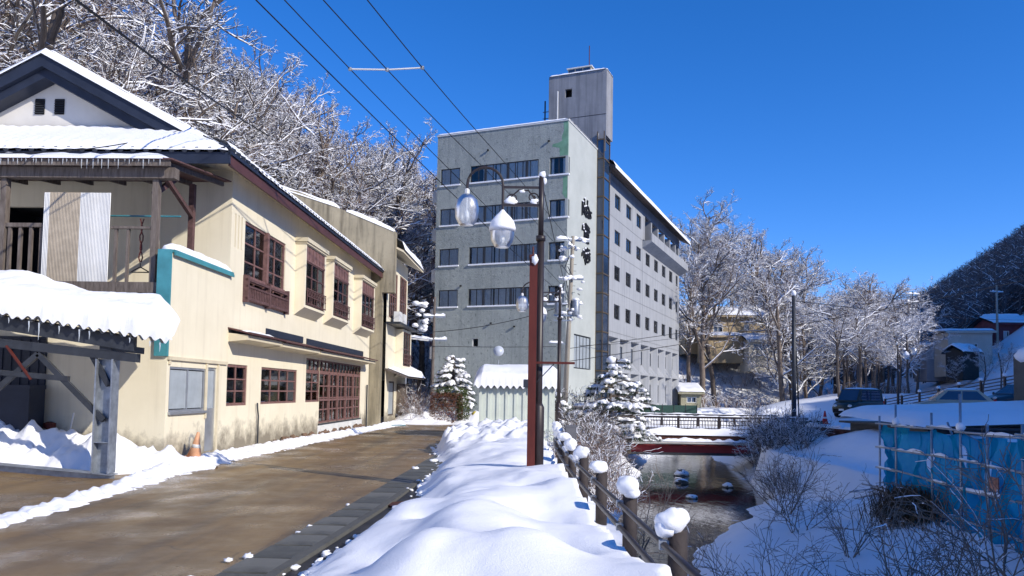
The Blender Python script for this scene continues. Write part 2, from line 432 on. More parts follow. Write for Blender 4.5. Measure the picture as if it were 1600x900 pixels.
# gutter: separate cover slabs
gb = MB().box(-.21, -.285, 0, .21, .285, .03)
for sx_ in (-.06, .06): gb.box(sx_-.03, .285, .0, sx_+.03, .292, .028)
gm = gb.mesh('gutter_slab', M['slab'])
gut = thing('gutter', (-2.2, 10, 0), 0, 'row of grey concrete drain covers along the right edge of the road', 'gutter')
y = 3.4
while y < 24:
    o = link('gutter_slab', gm, gut); x = lerp_tab(RER, y)+.235
    o.location = (x+2.2, y-10, .006+random.uniform(-.004, .004)); o.rotation_euler = (random.uniform(-.01,.01), random.uniform(-.01,.01), -.045+random.uniform(-.01,.01))
    o.scale = (1, random.uniform(.95, .98), 1); y += .585
cb = MB(); kp = [(lerp_tab(RER, 3.2+i*1.17)+.49, 3.2+i*1.17) for i in range(19)]
for (xa, ya), (xb, yb) in zip(kp, kp[1:]): cb.add([(xa-.05,ya,-.02),(xa+.05,ya,-.02),(xb+.05,yb-.012,-.02),(xb-.05,yb-.012,-.02),(xa-.05,ya,.045),(xa+.05,ya,.045),(xb+.05,yb-.012,.045),(xb-.05,yb-.012,.045)], [(0,3,2,1),(4,5,6,7),(0,1,5,4),(1,2,6,5),(2,3,7,6),(3,0,4,7)])
cb.build('kerb_edge', M['concrete'], gut).location = (2.2, -10, 0)
mh = MB().lathe([(.0,.0),(.27,.0),(.27,.018),(.23,.018),(.23,.012),(.0,.012)], n=24).build('manhole_cover', M['rust'])
mh.location = (-1.42, 10.75, .012); tag(mh, 'round rusty manhole cover at the edge of the snow', 'manhole cover')

# ------------------------------------------------ heaped snow
def hf(name, x0, x1, y0, y1, st, fn, cut, mat, label=None):
    nx_, ny_ = int((x1-x0)/st), int((y1-y0)/st); mb = MB(); keep = {}
    zs = [[fn(x0+i*st, y0+j*st) for i in range(nx_+1)] for j in range(ny_+1)]
    def vid(i, j):
        q = keep.get((i, j))
        if q is None:
            q = len(mb.v); keep[(i, j)] = q; mb.v.append((x0+i*st, y0+j*st, zs[j][i]))
        return q
    for j in range(ny_):
        for i in range(nx_):
            if max(zs[j][i], zs[j][i+1], zs[j+1][i], zs[j+1][i+1]) > cut:
                mb.f.append((vid(i,j), vid(i+1,j), vid(i+1,j+1), vid(i,j+1)))
    o = mb.build(name, mat, smooth=True); o['kind'] = 'structure'
    return o
MOUNDS = [(-.62,5.35,.20,.34),(-.35,6.5,.26,.50),(.10,5.2,.22,.42),(.75,6.2,.17,.50),(.95,4.6,.22,.45),(-1.15,6.9,.13,.28),(-1.02,8.0,.15,.34),(-.35,7.9,.16,.55),
          (.55,8.6,.20,.60),(-.6,9.7,.12,.45),(.1,10.4,.11,.6),(.8,11.5,.1,.5),(-.75,11.9,.11,.45),(-.2,13.4,.12,.6),(.5,14.6,.14,.6),(-.6,15.6,.14,.5),(.3,17,.16,.7),(-.1,3.6,.12,.5),(.9,3.0,.15,.6)]
HOLL = [(-.85,6.1,.16,.25),(.35,5.75,.16,.26),(.25,7.3,.15,.30),(-.75,7.35,.12,.22),(.05,8.9,.10,.35),(-.95,9.0,.08,.25),(.3,9.7,.10,.35),(-.3,4.6,.13,.3)]
XE = [(-4,-1.9),(5,-1.75),(6.6,-1.74),(8.2,-1.60),(9.6,-1.18),(10.6,-.98),(11.3,-1.36),(13,-1.5),(16,-1.45),(18.5,-1.75),(21,-2.0),(24,-2.1),(26,-1.9),(30,-1.2)]
def bank(x, y):
    e = lerp_tab(XE, y)+.16*fbm(y*1.1, 1.)+.05*fbm(y*6., 3.)
    t = x-e
    if t < -.02: return -.06
    base = .20*ss(0, .42, t)+.17*ss(.2, 1.7, t)
    h = base+.05*ss(3, 8, y)
    for mx_, my, a, r in MOUNDS: h += 1.15*a*math.exp(-((x-mx_)**2+((y-my)*.8)**2)/(r*r*1.25))*ss(0, .5, t)
    for mx_, my, a, r in HOLL: h -= a*math.exp(-(((x-mx_)+.5*(y-my))**2*1.6+((y-my)*.9)**2)/(r*r))*ss(.2, .8, t)
    h += (.09*fbm(x*.55, y*.4, 8.)+.035*fbm(x*1.3, y*.9, 4.))*ss(0, .6, t)+.012*fbm(x*9, y*9, 2.)*ss(.5, .0, t)
    pile = ss(17.5, 20.5, y)*ss(25.5, 23.5, y)*ss(0, .35, t)*ss(1.7, .4, x)
    if pile > 0:
        v = noise.voronoi(Vector((x*2.6, y*2.6, 0)))[0][0]
        h += pile*(.24+.22*fbm(x*2.2, y*2.2, 7.)+.26*(.5-v))
    d = x-(.96-.17*ss(4.6, 6.6, y))+.05*fbm(y*1.4, 8.)                        # beyond the fence the snow drops to the river
    if d > 0: h -= .52*ss(-.12, .26, d)+2.2*ss(.55, 1.6, d)
    return h-.012
hf('snow_bank', -2.4, 2.6, 2.2, 20, .055, bank, -.03, M['snow'])
hf('snow_bank', -2.4, 2.6, 19.98, 31, .075, bank, -.03, M['snow'])
hf('snow_bank', -2.4, 2.6, -4, 2.25, .12, bank, -.03, M['snow'])
LC = [(4,-5.35,.35),(8,-5.75,.45),(11,-5.98,.34),(13,-6.15,.34),(14.5,-6.4,.42),(17,-6.42,.42),(21,-6.2,.42),(26,-5.92,.38),(31,-5.58,.32),(36,-5.3,.5),(40,-5.3,.5)]
def verge(x, y):
    for a, b in zip(LC, LC[1:]):
        if y <= b[0]:
            f = max(0, (y-a[0])/(b[0]-a[0])); cx = a[1]+(b[1]-a[1])*f; hw = a[2]+(b[2]-a[2])*f; break
    e = hw-abs(x-cx)+.12*fbm(x*2, y*1.2, 11.)
    v = noise.voronoi(Vector((x*7, y*7, 3)))[0][0]
    patchy = ss(13.6, 9, y)
    h = .17*ss(-.02, .4, e)+.09*(.45-v)*ss(-.05, .2, e)+.05*fbm(x*5, y*5, 1.)
    h -= patchy*(.075+.10*max(0, fbm(x*2.5, y*2.5, 6.)))
    wall = -6.89+.033*(y-15.36)
    if y > 15.3 and x < wall+.5: h += .10*ss(wall+.5, wall, x)*(.4+fbm(y*1.5, 0.))
    return h if e > -.06 else -.06
hf('snow_verge', -7.1, -4.8, 4.5, 36.5, .05, verge, .0, M['snow'])
def pile(x, y):
    b = .008+.08*max(0, -7.5-x)
    h = .80*math.exp(-((x+8.9)/1.35)**2-((y-14.75)/.75)**2)+.58*math.exp(-((x+7.55)/.55)**2-((y-14.4)/.6)**2)+.42*math.exp(-((x+6.75)/.5)**2-((y-14.9)/.55)**2)
    h += .22*math.exp(-((x+6.2)/.7)**2-((y-15.2)/.5)**2)+.8*math.exp(-((x+11.2)/1.2)**2-((y-14.6)/.9)**2)
    h *= 1+.35*fbm(x*2.4, y*2.4, 3.); h += .05*fbm(x*6, y*6)
    return b+h-.16
hf('snow_heap', -12.4, -5.7, 13.1, 15.33, .055, pile, .02, M['snow'])
def pile2(x, y):
    h = .75*math.exp(-((x+4.4)/1.3)**2-((y-37.6)/1.2)**2)+.5*math.exp(-((x+1.6)/1.2)**2-((y-37.4)/.8)**2)+.35*math.exp(-((x+3)/3.5)**2-((y-38.8)/1.6)**2)+.7*math.exp(-((x+8.2)/1.5)**2-((y-39)/2)**2)
    return h*(1+.4*fbm(x*1.7, y*1.7))-.14
hf('snow_heap', -9.5, 2, 34.8, 42, .12, pile2, .0, M['snow'])
# stray lumps of snow scraped onto the road edge
lm = [MB().blob((0,0,.3), 1, (1,.8,.6), .7, 1.6, 8, 6, q).mesh('snow_lump', M['snow'], True) for q in (1., 2., 3.)]
for i, (x, y, r) in enumerate([(-2.55,7.1,.045),(-2.42,7.25,.06),(-2.3,8.5,.04),(-2.28,8.9,.04),(-2.2,10.6,.035),(-1.5,10.35,.07),(-1.28,10.15,.09),(-1.9,15.5,.08),(-1.7,17.2,.10),(-2.6,6.4,.05)]):
    o = link('snow_lump', lm[i % 3]); o.location = (x, y, .02); o.scale = (r, r, r*.8); o.rotation_euler = (0,0,i*1.3)
    tag(o, 'small loose lump of snow lying on the wet road edge', 'snow lump', 'loose snow lumps on the road')
# rubble along the foot of the cream wall
rm = [MB().blob((0,0,0), 1, (1,.8,.7), .8, 1.2, 7, 5, q).mesh('rubble_stone', M['stone']) for q in (4., 5., 6.)]
for i in range(26):
    t_ = 6.5+11*i/26+random.uniform(-.2,.2); r = random.uniform(.06,.14)
    o = link('rubble_stone', rm[i % 3]); o.location = (-6.89+.033*t_+.08+random.uniform(0,.14), 15.36+t_, .10); o.scale = (r, r, r); o.rotation_euler = (i, i*2, i*3)
    tag(o, 'small brown rubble stone at the foot of the cream wall', 'stone', 'rubble along the wall foot')

cl_ = MB(); rr_ = random.Random(21)
for i in range(520):
    if i % 2:
        y = 4.2+22*rr_.random()**1.3; x = lerp_tab(XE, y)+rr_.gauss(.02,.09)
    else:
        y = rr_.uniform(5.5, 33); q = [c for c in LC if c[0] <= y][-1]; x = q[1]+q[2]*rr_.choice((-.7,.9))+rr_.gauss(0,.07)
    if i % 2 == 0 and verge(x, y) < -.02: continue
    r = .014+.035*rr_.random()**3
    cl_.blob((x, y, .008+r*.35), r, (1.2,1,.75), .9, 1.8, 6, 5, i*.13)
tag(cl_.build('snow_clods', M['snow'], smooth=True), 'crumbly bits of ploughed snow along both road edges', 'snow crumbs', kind='stuff')

for i, (x, y, r, lb) in enumerate(((7.6,34.5,.26,'snow-capped rock in the stream just before the bridge'),(9.3,33.2,.24,'small snow-capped rock near the right bank of the stream'),(6.9,29.5,.2,'low rock in midstream below the fence'),(8.3,37.5,.38,'larger snow-capped rock under the bridge edge'))):
    t_ = thing('river_rock', (x, y, -2.35), i*1.3, lb, 'rock')
    MB().blob((0,0,0), r, (1.2,.9,.7), .7, 1.3, 10, 8, i+.3).build('stone', M['concrete'], t_); MB().blob((0,0,r*.42), r*.95, (1.15,.9,.45), .5, 1.3, 12, 8, i+.3).build('snow_cap', M['snow'], t_, True)
# ================================================================ building helpers
class Face:
    """a vertical wall plane in a building's own frame: kind 'xz' faces -y, kind 'yz' faces -x; d runs inward"""
    def __init__(s, kind, off): s.k = kind; s.o = off
    def pt(s, u, z, d): return (u, s.o+d, z) if s.k == 'xz' else (s.o+d, u, z)
    def box(s, mb, u0, u1, z0, z1, d0, d1):
        a, b = s.pt(u0, z0, d0), s.pt(u1, z1, d1)
        return mb.box(min(a[0],b[0]), min(a[1],b[1]), min(a[2],b[2]), max(a[0],b[0]), max(a[1],b[1]), max(a[2],b[2]))
    def wall(s, mb, u0, u1, z0, z1, holes, depth):
        us = sorted({u0, u1, *[h[0] for h in holes], *[h[1] for h in holes]}); zs = sorted({z0, z1, *[h[2] for h in holes], *[h[3] for h in holes]})
        us = [u for u in us if u0 <= u <= u1]; zs = [z for z in zs if z0 <= z <= z1]
        for a, b in zip(us, us[1:]):
            for c, d in zip(zs, zs[1:]):
                mu, mz = (a+b)/2, (c+d)/2
                if any(h[0] < mu < h[1] and h[2] < mz < h[3] for h in holes): continue
                mb.add([s.pt(a,c,0), s.pt(b,c,0), s.pt(b,d,0), s.pt(a,d,0)], [(0,1,2,3)])
        for h in holes:
            a, b, c, d = h[:4]
            for q in ((a,c,a,d), (b,c,b,d), (a,c,b,c), (a,d,b,d)):
                mb.add([s.pt(q[0],q[1],0), s.pt(q[2],q[3],0), s.pt(q[2],q[3],depth), s.pt(q[0],q[1],depth)], [(0,1,2,3)])
    def room(s, u0, u1, z0, z1, d0, d1, parent, mat='interior'):
        mb = MB(); P = s.pt
        mb.add([P(u0,z0,d0),P(u1,z0,d0),P(u1,z1,d0),P(u0,z1,d0),P(u0,z0,d1),P(u1,z0,d1),P(u1,z1,d1),P(u0,z1,d1)],
               [(4,5,6,7),(0,1,5,4),(1,2,6,5),(2,3,7,6),(3,0,4,7)])
        return mb.build('interior', M[mat], parent)
    def curtain(s, u0, u1, z0, z1, d, parent, mat='curtain', wave=.16, amp=.025):
        n = max(4, int((u1-u0)/wave*4)); mb = MB()
        mb.grid(n, 1, lambda a, b: s.pt(u0+(u1-u0)*a, z0+(z1-z0)*b, d+amp*math.sin(a*n*1.57+.4*math.sin(a*9))))
        return mb.build('curtain', M[mat], parent, True)
UNIT = MB().box(0,0,0,1,1,1)
UM = {}
def pane(face, u0, u1, z0, z1, d, parent, mat='glass', th=.008, name='pane'):
    if (mat, name) not in UM: UM[(mat, name)] = UNIT.mesh(name, M[mat])
    o = link(name, UM[(mat, name)], parent); o.location = face.pt(u0, z0, d)
    o.scale = (u1-u0, th, z1-z0) if face.k == 'xz' else (th, u1-u0, z1-z0)
    return o
def window(face, u0, u1, z0, z1, d, parent, cols, rows, mat, fw=.05, bw=.03, glass='glass', curtain=None, room=.7, extra=None, cut=1.0):
    """frame with mullions and bars; one pane for each light"""
    mb = MB(); D0, D1 = d-.03, d+.03
    face.box(mb, u0, u0+fw, z0, z1, D0, D1); face.box(mb, u1-fw, u1, z0, z1, D0, D1)
    face.box(mb, u0+fw, u1-fw, z0, z0+fw, D0, D1); face.box(mb, u0+fw, u1-fw, z1-fw, z1, D0, D1)
    cw = (u1-u0-2*fw)/cols; rh = (z1-z0-2*fw)/rows
    for i in range(1, cols):
        x = u0+fw+i*cw; face.box(mb, x-bw/2, x+bw/2, z0+fw, z1-fw, D0+.005, D1-.005)
    for j in range(1, rows):
        z = z0+fw+j*rh; face.box(mb, u0+fw, u1-fw, z-bw*.4, z+bw*.4, D0+.012, D1-.012)
    if extra: extra(mb)
    o = mb.build('window', M[mat], parent)
    for i in range(cols):
        for j in range(rows):
            a = u0+fw+i*cw; b = z0+fw+j*rh
            pane(face, a+bw*.4, a+cw-bw*.4, b+bw*.35, b+rh-bw*.35, d, o, glass)
    if curtain:
        for (a, b, m_) in curtain: face.curtain(u0+fw+(u1-u0-2*fw)*a, u0+fw+(u1-u0-2*fw)*b, z0+fw, z1-fw*.5, d+.055, o, m_)
    if room: face.room(u0-.02, u1+.02, z0-.02, z1+.02, d+.035, d+room, o)
    return o
def snow_ribbon(name, path, w, h, parent, mat='snow', amp=.2, n=5, seed=0.):
    """a rounded ridge of snow lying along a path: width w, height h"""
    mb = MB(); pts = [Vector(p) for p in path]; fine = []
    for a, b in zip(pts, pts[1:]):
        k = max(1, int((b-a).length/max(.12, w*.5)))
        fine += [a+(b-a)*i/k for i in range(k)]
    fine.append(pts[-1])
    for i, p in enumerate(fine):
        d = fine[min(i+1, len(fine)-1)]-fine[max(i-1, 0)]; x = Vector((-d.y, d.x, 0)); x = x.normalized() if x.length > 1e-6 else Vector((1,0,0))
        k = 1+amp*noise.noise(Vector((i*.37+seed*9, seed, 0)))*1.6; e = .55 if i in (0, len(fine)-1) else 1
        for j in range(n+1):
            t = j/n*2-1; mb.v.append(tuple(p+x*(t*w/2*(1+.1*(k-1)))+Vector((0,0,h*k*e*(1-abs(t)**3)**.6))))
    for i in range(len(fine)-1):
        for j in range(n):
            a = i*(n+1)+j; mb.f.append((a, a+n+1, a+n+2, a+1))
    for i in (0, len(fine)-1): mb.f.append(tuple(range(i*(n+1), i*(n+1)+n+1)))
    return mb.build(name, M[mat], parent, True)

# ================================================================ CREAM HOUSE (x runs up the street, y into the house)
HZ = R(88.1); HO = (-6.89, 15.36, 0)
house = thing('cream_house', HO, HZ, 'two-storey cream stucco house with dark snowy roof beside the road', 'house')
F0 = Face('xz', 0.); FA = Face('xz', -.02)
WT = 6.85
holes = [(2.96,4.34,1.15,2.16),(5.34,8.42,1.16,2.16),(9.34,17.0,.42,2.58),(3.87,7.0,3.78,5.8),(14.2,14.65,4.6,5.5)]+[(a,a+.07,5.0,5.83) for a in (3.22,3.42,3.62)]
holes[2:3] = [(9.34,10.9,1.16,2.58),(10.9,17.0,.42,2.58)]
wb = MB(); F0.wall(wb, 3.0, 18.5, -.05, WT, holes, .12)
Face('yz', 3.0).wall(wb, 0.0, 9.4, 3.4, WT, [(3.4,5.6,3.6,5.9)], .12)
wb.box(3.02, 9.2, -.05, 18.5, 9.4, WT)
for a in (3.22,3.42,3.62): F0.box(wb, a, a+.07, 5.0, 5.83, .12, .14)
wb.build('wall', M['cream'], house)
Face('yz', 3.0).room(3.38, 5.62, 3.58, 5.92, .1, 1.2, house)
# annex nearer the camera
an = MB(); FA.wall(an, -.0, 3.0, -.05, 4.3, [(.13,1.81,1.08,2.0),(1.87,2.42,.16,2.04)], .1)
Face('yz', 0.).wall(an, -.02, 6.5, -.05, 3.45, [], .1)
an.box(.02, .14, 3.5, 3.0, .16, 4.3); an.box(.02, 6.4, 0, 3.0, 6.5, 3.4); an.box(.02, .12, 3.3, 3.0, 6.4, 3.44)
Face('yz', 0.).wall(an, -.02, .16, 3.45, 4.3, [], .1)
an.build('annex_wall', M['cream'], house)
MB().box(-.07, -.05, 2.2, -.005, .22, 4.34).box(-.075, -.055, 2.55, -.004, .225, 2.57).box(-.02,-.05,4.30,.05,.22,4.345).build('teal_corner_sheet', M['teal'], house)
MB().box(.05, -.085, 4.30, 3.05, .19, 4.35).box(.05,-.1,4.24,3.05,-.06,4.30).build('parapet_cap', M['teal'], house)
snow_ribbon('snow_cap', [(.02,.06,4.35),(1.0,.06,4.35),(1.9,.06,4.35),(2.7,.06,4.35),(2.95,.06,4.35)], .27, .17, house, seed=1.)
MB().box(0, -.07, 2.13, 2.92, -.022, 2.2).box(.05,-.05,2.04,.13,-.022,2.13).box(1.8,-.05,.9,1.875,-.022,2.13).box(2.43,-.05,.1,2.5,-.022,2.13).build('door_casing', M['trimcream'], house)
window(FA, .13, 1.81, 1.08, 2.0, .04, house, 2, 1, 'alu', .045, .05, 'frosted', None, .5)
MB().box(.1,-.08,1.03,1.84,-.02,1.08).build('window_sill', M['alu'], house)
dm = MB(); FA.box(dm, 1.87, 2.42, .16, 1.12, .03, .07); FA.box(dm, 1.87, 1.93, 1.12, 2.04, .03, .07); FA.box(dm, 2.36, 2.42, 1.12, 2.04, .03, .07); FA.box(dm, 1.93, 2.36, 1.98, 2.04, .03, .07)
door = dm.build('door', M['alu'], house); pane(FA, 1.93, 2.36, 1.12, 1.98, .05, door, 'frosted')
MB().box(1.90,-.03,1.05,1.93,.03,1.15).build('handle', M['dark_steel'], door)
FA.room(1.85, 2.44, .14, 2.06, .08, .6, door)
window(F0, 2.96, 4.34, 1.15, 2.16, .05, house, 2, 3, 'redwood', .07, .045, 'glass', [(.0,.35,'curtain')])
window(F0, 5.34, 8.42, 1.16, 2.16, .05, house, 4, 3, 'redwood', .06, .05, 'glass', [(.02,.2,'curtain'),(.5,.62,'curtain_tan')])
window(F0, 9.34, 10.9, 1.16, 2.16, .05, house, 2, 3, 'redwood', .06, .045, 'glass', [(.5,1.,'curtain_tan')], .7)
window(F0, 10.9, 17.0, .42, 2.16, .05, house, 10, 4, 'redwood', .06, .055, 'glass', [(.0,.16,'curtain_tan'),(.22,.5,'curtain'),(.6,1.,'curtain_tan')], .7,
       lambda mb: [F0.box(mb, 10.96+i*1.196-.045, 10.96+i*1.196+.045, .42, 2.16, -.02, .085) for i in range(1, 5)]+[F0.box(mb, 10.96, 16.94, 1.18, 1.25, .0, .082)])
window(F0, 9.34, 17.0, 2.16, 2.58, .05, house, 16, 1, 'redwood', .05, .06, 'glass', [(.0,.97,'curtain_tan')], .6)
MB().box(10.85, -.03, .36, 17.1, .0, .415).build('window_sill', M['dark_steel'], house)
cp = MB(); n_ = 78
for i in range(n_):
    x = 10.75+6.4*i/n_; cp.box(x, -.055 if i % 2 else -.035, .0, x+6.4/n_, -.004, .355)
cp.build('white_ribbed_apron', M['white_metal'], house)
# upper window with timber balustrade
def up_extra(mb):
    F0.box(mb, 5.36, 5.51, 3.78, 5.8, -.05, .09); F0.box(mb, 3.92, 6.95, 4.36, 4.44, -.03, .085)
window(F0, 3.87, 7.0, 3.78, 5.8, .06, house, 4, 4, 'redwood', .07, .05, 'glass', [(.78,1.,'curtain_tan')], .8, up_extra)
bl = MB()
for (z, h) in ((4.28,.06),(4.12,.05),(3.80,.07)): F0.box(bl, 3.84, 7.04, z, z+h, -.13, -.07)
for i in range(26):
    x = 3.9+i*.121; F0.box(bl, x, x+.05, 3.87, 4.12, -.115, -.085)
for x in (3.84, 5.40, 6.96): F0.box(bl, x, x+.09, 3.74, 4.42, -.14, -.0)
bl.build('balustrade', M['darkwood'], house)
for u in (14.2,):
    window(F0, u, u+.45, 4.6, 5.5, .05, house, 1, 2, 'redwood', .05, .03)
for (u0, u1) in ((7.9,10.15),(11.1,13.4),(15.4,17.9)):       # box bays
    FB = Face('xz', -.32); bb = MB()
    FB.wall(bb, u0, u1, 4.06, 6.06, [(u0+.1,u1-.1,4.14,5.98)], .1)
    bb.add([(u0,-.32,4.06),(u0,0,4.06),(u0,0,6.06),(u0,-.32,6.06)], [(0,1,2,3)]); bb.add([(u1,-.32,4.06),(u1,0,4.06),(u1,0,6.06),(u1,-.32,6.06)], [(0,1,2,3)])
    bb.add([(u0,-.32,4.06),(u1,-.32,4.06),(u1,-.0,3.82),(u0,0,3.82),(u0,0,4.06),(u1,0,4.06)], [(0,1,2,3),(0,3,4),(1,5,2)])
    bay = bb.build('bay_window', M['cream'], house)
    MB().box(u0-.07,-.40,6.06,u1+.07,.0,6.18).box(u0-.03,-.36,6.0,u1+.03,0,6.06).build('bay_cap', M['trimcream'], bay)
    wn = window(FB, u0+.1, u1-.1, 4.14, 5.52, .05, bay, 3, 3, 'darkwood', .06, .05, 'glass', [(.33,.62,'curtain')], .3)
    sl_ = MB(); nn = 11; ww = (u1-u0-.2)/nn
    for i in range(nn): FB.box(sl_, u0+.1+i*ww+.012, u0+.1+(i+1)*ww-.012, 5.54, 5.96, .02+.012*(i % 2), .08)
    FB.box(sl_, u0+.1, u1-.1, 5.50, 5.56, .0, .085)
    sl_.build('slatted_transom', M['redwood'], bay)
    ir = MB()
    for z in (4.2, 4.42, 4.64): ir.bar(FB.pt(u0+.1, z, -.05), FB.pt(u1-.1, z, -.05), .03, .03)
    for i in range(9):
        x = u0+.12+i*(u1-u0-.24)/8; ir.bar(FB.pt(x, 4.18, -.05), FB.pt(x, 4.66, -.05), .018)
    for i in range(8):
        x = u0+.12+(i+.5)*(u1-u0-.24)/8; c_ = [FB.pt(x+.07*math.cos(q), 4.53+.07*math.sin(q), -.05) for q in [k_*.785 for k_ in range(9)]]; ir.tube(c_, .01, 4, False)
    ir.build('iron_railing', M['darkwood'], bay)
# canopies over the lower windows
for (u0, u1, z, fl) in ((3.0,5.45,2.74,False),(5.5,9.1,2.72,True),(9.2,17.5,2.70,True)):
    c_ = MB(); c_.add([(u0,-.50,z),(u1,-.50,z),(u1,0,z-.05),(u0,0,z-.05),(u0,-.50,z+.11),(u1,-.50,z+.11),(u1,0,z+.16),(u0,0,z+.16)], [(0,3,2,1),(4,5,6,7),(0,1,5,4),(1,2,6,5),(2,3,7,6),(3,0,4,7)])
    cn = c_.build('window_canopy', M['trimcream'], house)
    MB().add([(u0-.05,-.60,z+.115),(u1+.05,-.60,z+.115),(u1+.05,-.004,z+.26),(u0-.05,-.004,z+.26),(u0-.05,-.60,z+.15),(u1+.05,-.60,z+.15),(u1+.05,-.004,z+.295),(u0-.05,-.004,z+.295)], [(0,3,2,1),(4,5,6,7),(0,1,5,4),(1,2,6,5),(2,3,7,6),(3,0,4,7)]).build('canopy_sheet', M['maroon'], cn)
    if fl: MB().box(u0+.05,-.03,z+.30,u1-.25,-.004,z+.50).build('flashing', M['navy'], cn)
    else: snow_ribbon('snow_cap', [(u0+.2,-.28,z+.2),(u1-.5,-.28,z+.2)], .35, .06, cn, seed=2.)
# roof: gable running up the street plus a pent skirt across the front
EY, EX, EZ = -.46, 1.6, 6.62; XE_ = 18.55; RY, RZ = 4.75, 9.66; SL = (RZ-EZ-.25)/(RY-EY)
rf = MB()
def zroof(y): return EZ+.25+SL*(y-EY)
Y2 = 2*RY-EY
rf.add([(3.0,EY,zroof(EY)),(XE_,EY,zroof(EY)),(XE_,RY,RZ),(2.9,RY,RZ),(2.9,1.25,zroof(1.25)),(XE_,Y2,zroof(EY)),(2.9,Y2,zroof(EY))], [(0,1,2,3,4),(3,2,5,6)])
rf.add([(EX,EY,EZ+.25),(3.4,1.35,zroof(1.35)),(3.4,Y2-1.35-EY,zroof(1.35)),(EX,Y2,EZ+.25),(3.0,EY,EZ+.25)], [(0,1,2,3),(0,4,1)])
rf.add([(EX,EY+.01,EZ),(XE_,EY+.01,EZ),(XE_,.0,EZ+.22),(3.0,0,EZ+.22),(3.0,9.4,EZ+.22),(EX,Y2,EZ),], [(0,1,2,3),(0,3,4,5)])
roof = rf.build('roof', M['roof'], house)
soff = MB(); soff.add([(EX+.03,EY+.03,EZ+.004),(XE_-.02,EY+.03,EZ+.004),(XE_-.02,.0,EZ+.2),(3.0,0,EZ+.2),(3.0,9.4,EZ+.2),(EX+.03,Y2,EZ+.004)], [(0,1,2,3),(0,3,4,5)])
for v in range(len(soff.v)): soff.v[v] = (soff.v[v][0], soff.v[v][1], soff.v[v][2]-.012)
soff.build('soffit', M['trimcream'], roof)
MB().box(EX-.02, EY-.05, EZ-.10, XE_, EY, EZ+.14).build('street_fascia', M['maroon'], roof)
MB().box(EX-.06, EY-.05, EZ-.06, EX-.02, Y2, EZ+.20).build('front_fascia', M['navy'], roof)
MB().box(EX-.06, EY-.09, EZ+.14, XE_, EY-.0, EZ+.22).build('gutter_channel', M['navy'], roof)
# round eave tiles, one by one
tile = MB().tube([(0,0,0),(0,.34,.17)], .066, 8).mesh('eave_tile', M['roof'])
x = EX+.05
while x < XE_:
    o = link('eave_tile', tile, roof); o.location = (x, EY-.10, EZ+.235); x += .29
y = EY+.1
while y < 7.2:
    o = link('eave_tile', tile, roof); o.location = (EX-.10, y, EZ+.235); o.rotation_euler = (0,0,-math.pi/2); y += .29
def roof_snow(u, v, x0, x1):
    x = x0+(x1-x0)*u; y = EY-.13+(RY-EY+.17)*v
    th = .21*min(1, (v*14+.02)**.5)*(.9+.12*math.cos(2*math.pi*(x-EX)/.29))*(1-.0*v)+.015*fbm(x*2, y*2)
    return (x, y, zroof(y)+.03+max(.0, th))
sm = MB(); sm.grid(230, 14, lambda u, v: roof_snow(u, v**1.6, 3.2, XE_+.04))
sm.build('roof_snow', M['snow'], roof, True)
def skirt_snow(u, v):
    y0, y1 = EY-.04+(1.35-EY)*v, Y2-(1.35)*v
    y = y0+(8.5-y0)*u; x = EX-.14+(3.49-EX)*v
    th = .20*min(1, (v*14+.02)**.5)*(.9+.14*math.cos(2*math.pi*(y-EY-.1)/.29)*(1-.6*v))+.02*fbm(x*2, y*2)
    th *= min(1., .35+u*22)
    return (x, y, EZ+.28+(x-EX)*(zroof(1.35)-EZ-.25)/(3.4-EX)+th)
sm = MB(); sm.grid(150, 10, lambda u, v: skirt_snow(u, v**1.5)); sm.build('roof_snow', M['snow'], roof, True)
sm = MB(); sm.grid(12, 12, lambda u, v: (EX+.0+(3.25-EX)*u, EY-.05+(1.3)*v*u+.0, EZ+.27+(zroof(EY-.05+1.3*v*u)-EZ-.25)+.20*min(1,(v*5+.1))*min(1,u*3+.4))); sm.build('roof_snow', M['snow'], roof, True)
# gable end
gb_ = MB(); GX = 3.42
gb_.add([(GX,1.0,7.6),(GX,RY,RZ-.35),(GX,8.5,7.6)], [(0,1,2)]); gw = gb_.build('gable_wall', M['white_wall'], house)
for yv in (5.12, 4.62):
    v_ = MB(); Face('yz', GX).box(v_, yv-.12, yv+.12, 8.33, 8.72, -.02, -.005); vo = v_.build('gable_vent', M['black'], house)
    for i in range(6): MB().add([(GX-.05,yv-.12,8.35+i*.06),(GX-.05,yv+.12,8.35+i*.06),(GX-.02,yv+.12,8.39+i*.06),(GX-.02,yv-.12,8.39+i*.06)], [(0,1,2,3)]).build('louvre', M['dark_steel'], vo)
def rake(s, x0, x1, t0, t1, name, mat):
    mb = MB(); yy = RY+s*(RY-1.0)*1.04; zz_ = zroof(1.0-.15)
    for x in (x0, x1): mb.v += [(x,RY,RZ+t1),(x,RY,RZ+t0),(x,yy,zz_+t0),(x,yy,zz_+t1)]
    mb.f = [(0,1,2,3),(7,6,5,4),(0,4,5,1),(1,5,6,2),(2,6,7,3),(3,7,4,0)]
    mb.build(name, mat, roof)
for s in (-1, 1):
    rake(s, 2.86, 3.0, -.33, -.02, 'rake_board', M['navy']); rake(s, 2.99, 3.4, -.56, -.30, 'inner_rake_board', M['navy'])
rp = []
for s in (-1, 1):
    mb = MB(); yy = RY+s*(RY-.75)
    mb.grid(3, 24, lambda u, v: (2.80+.5*u, RY+(yy-RY)*v, RZ+(zroof(.75)-RZ)*v+.0+.17*(1-abs(2*u-1)**4)*(1+.12*fbm(v*9, s))))
    mb.grid(1, 24, lambda u, v: (2.80, RY+(yy-RY)*v, RZ+(zroof(.75)-RZ)*v-.03+.03*u)); mb.build('rake_snow', M['snow'], roof, True)
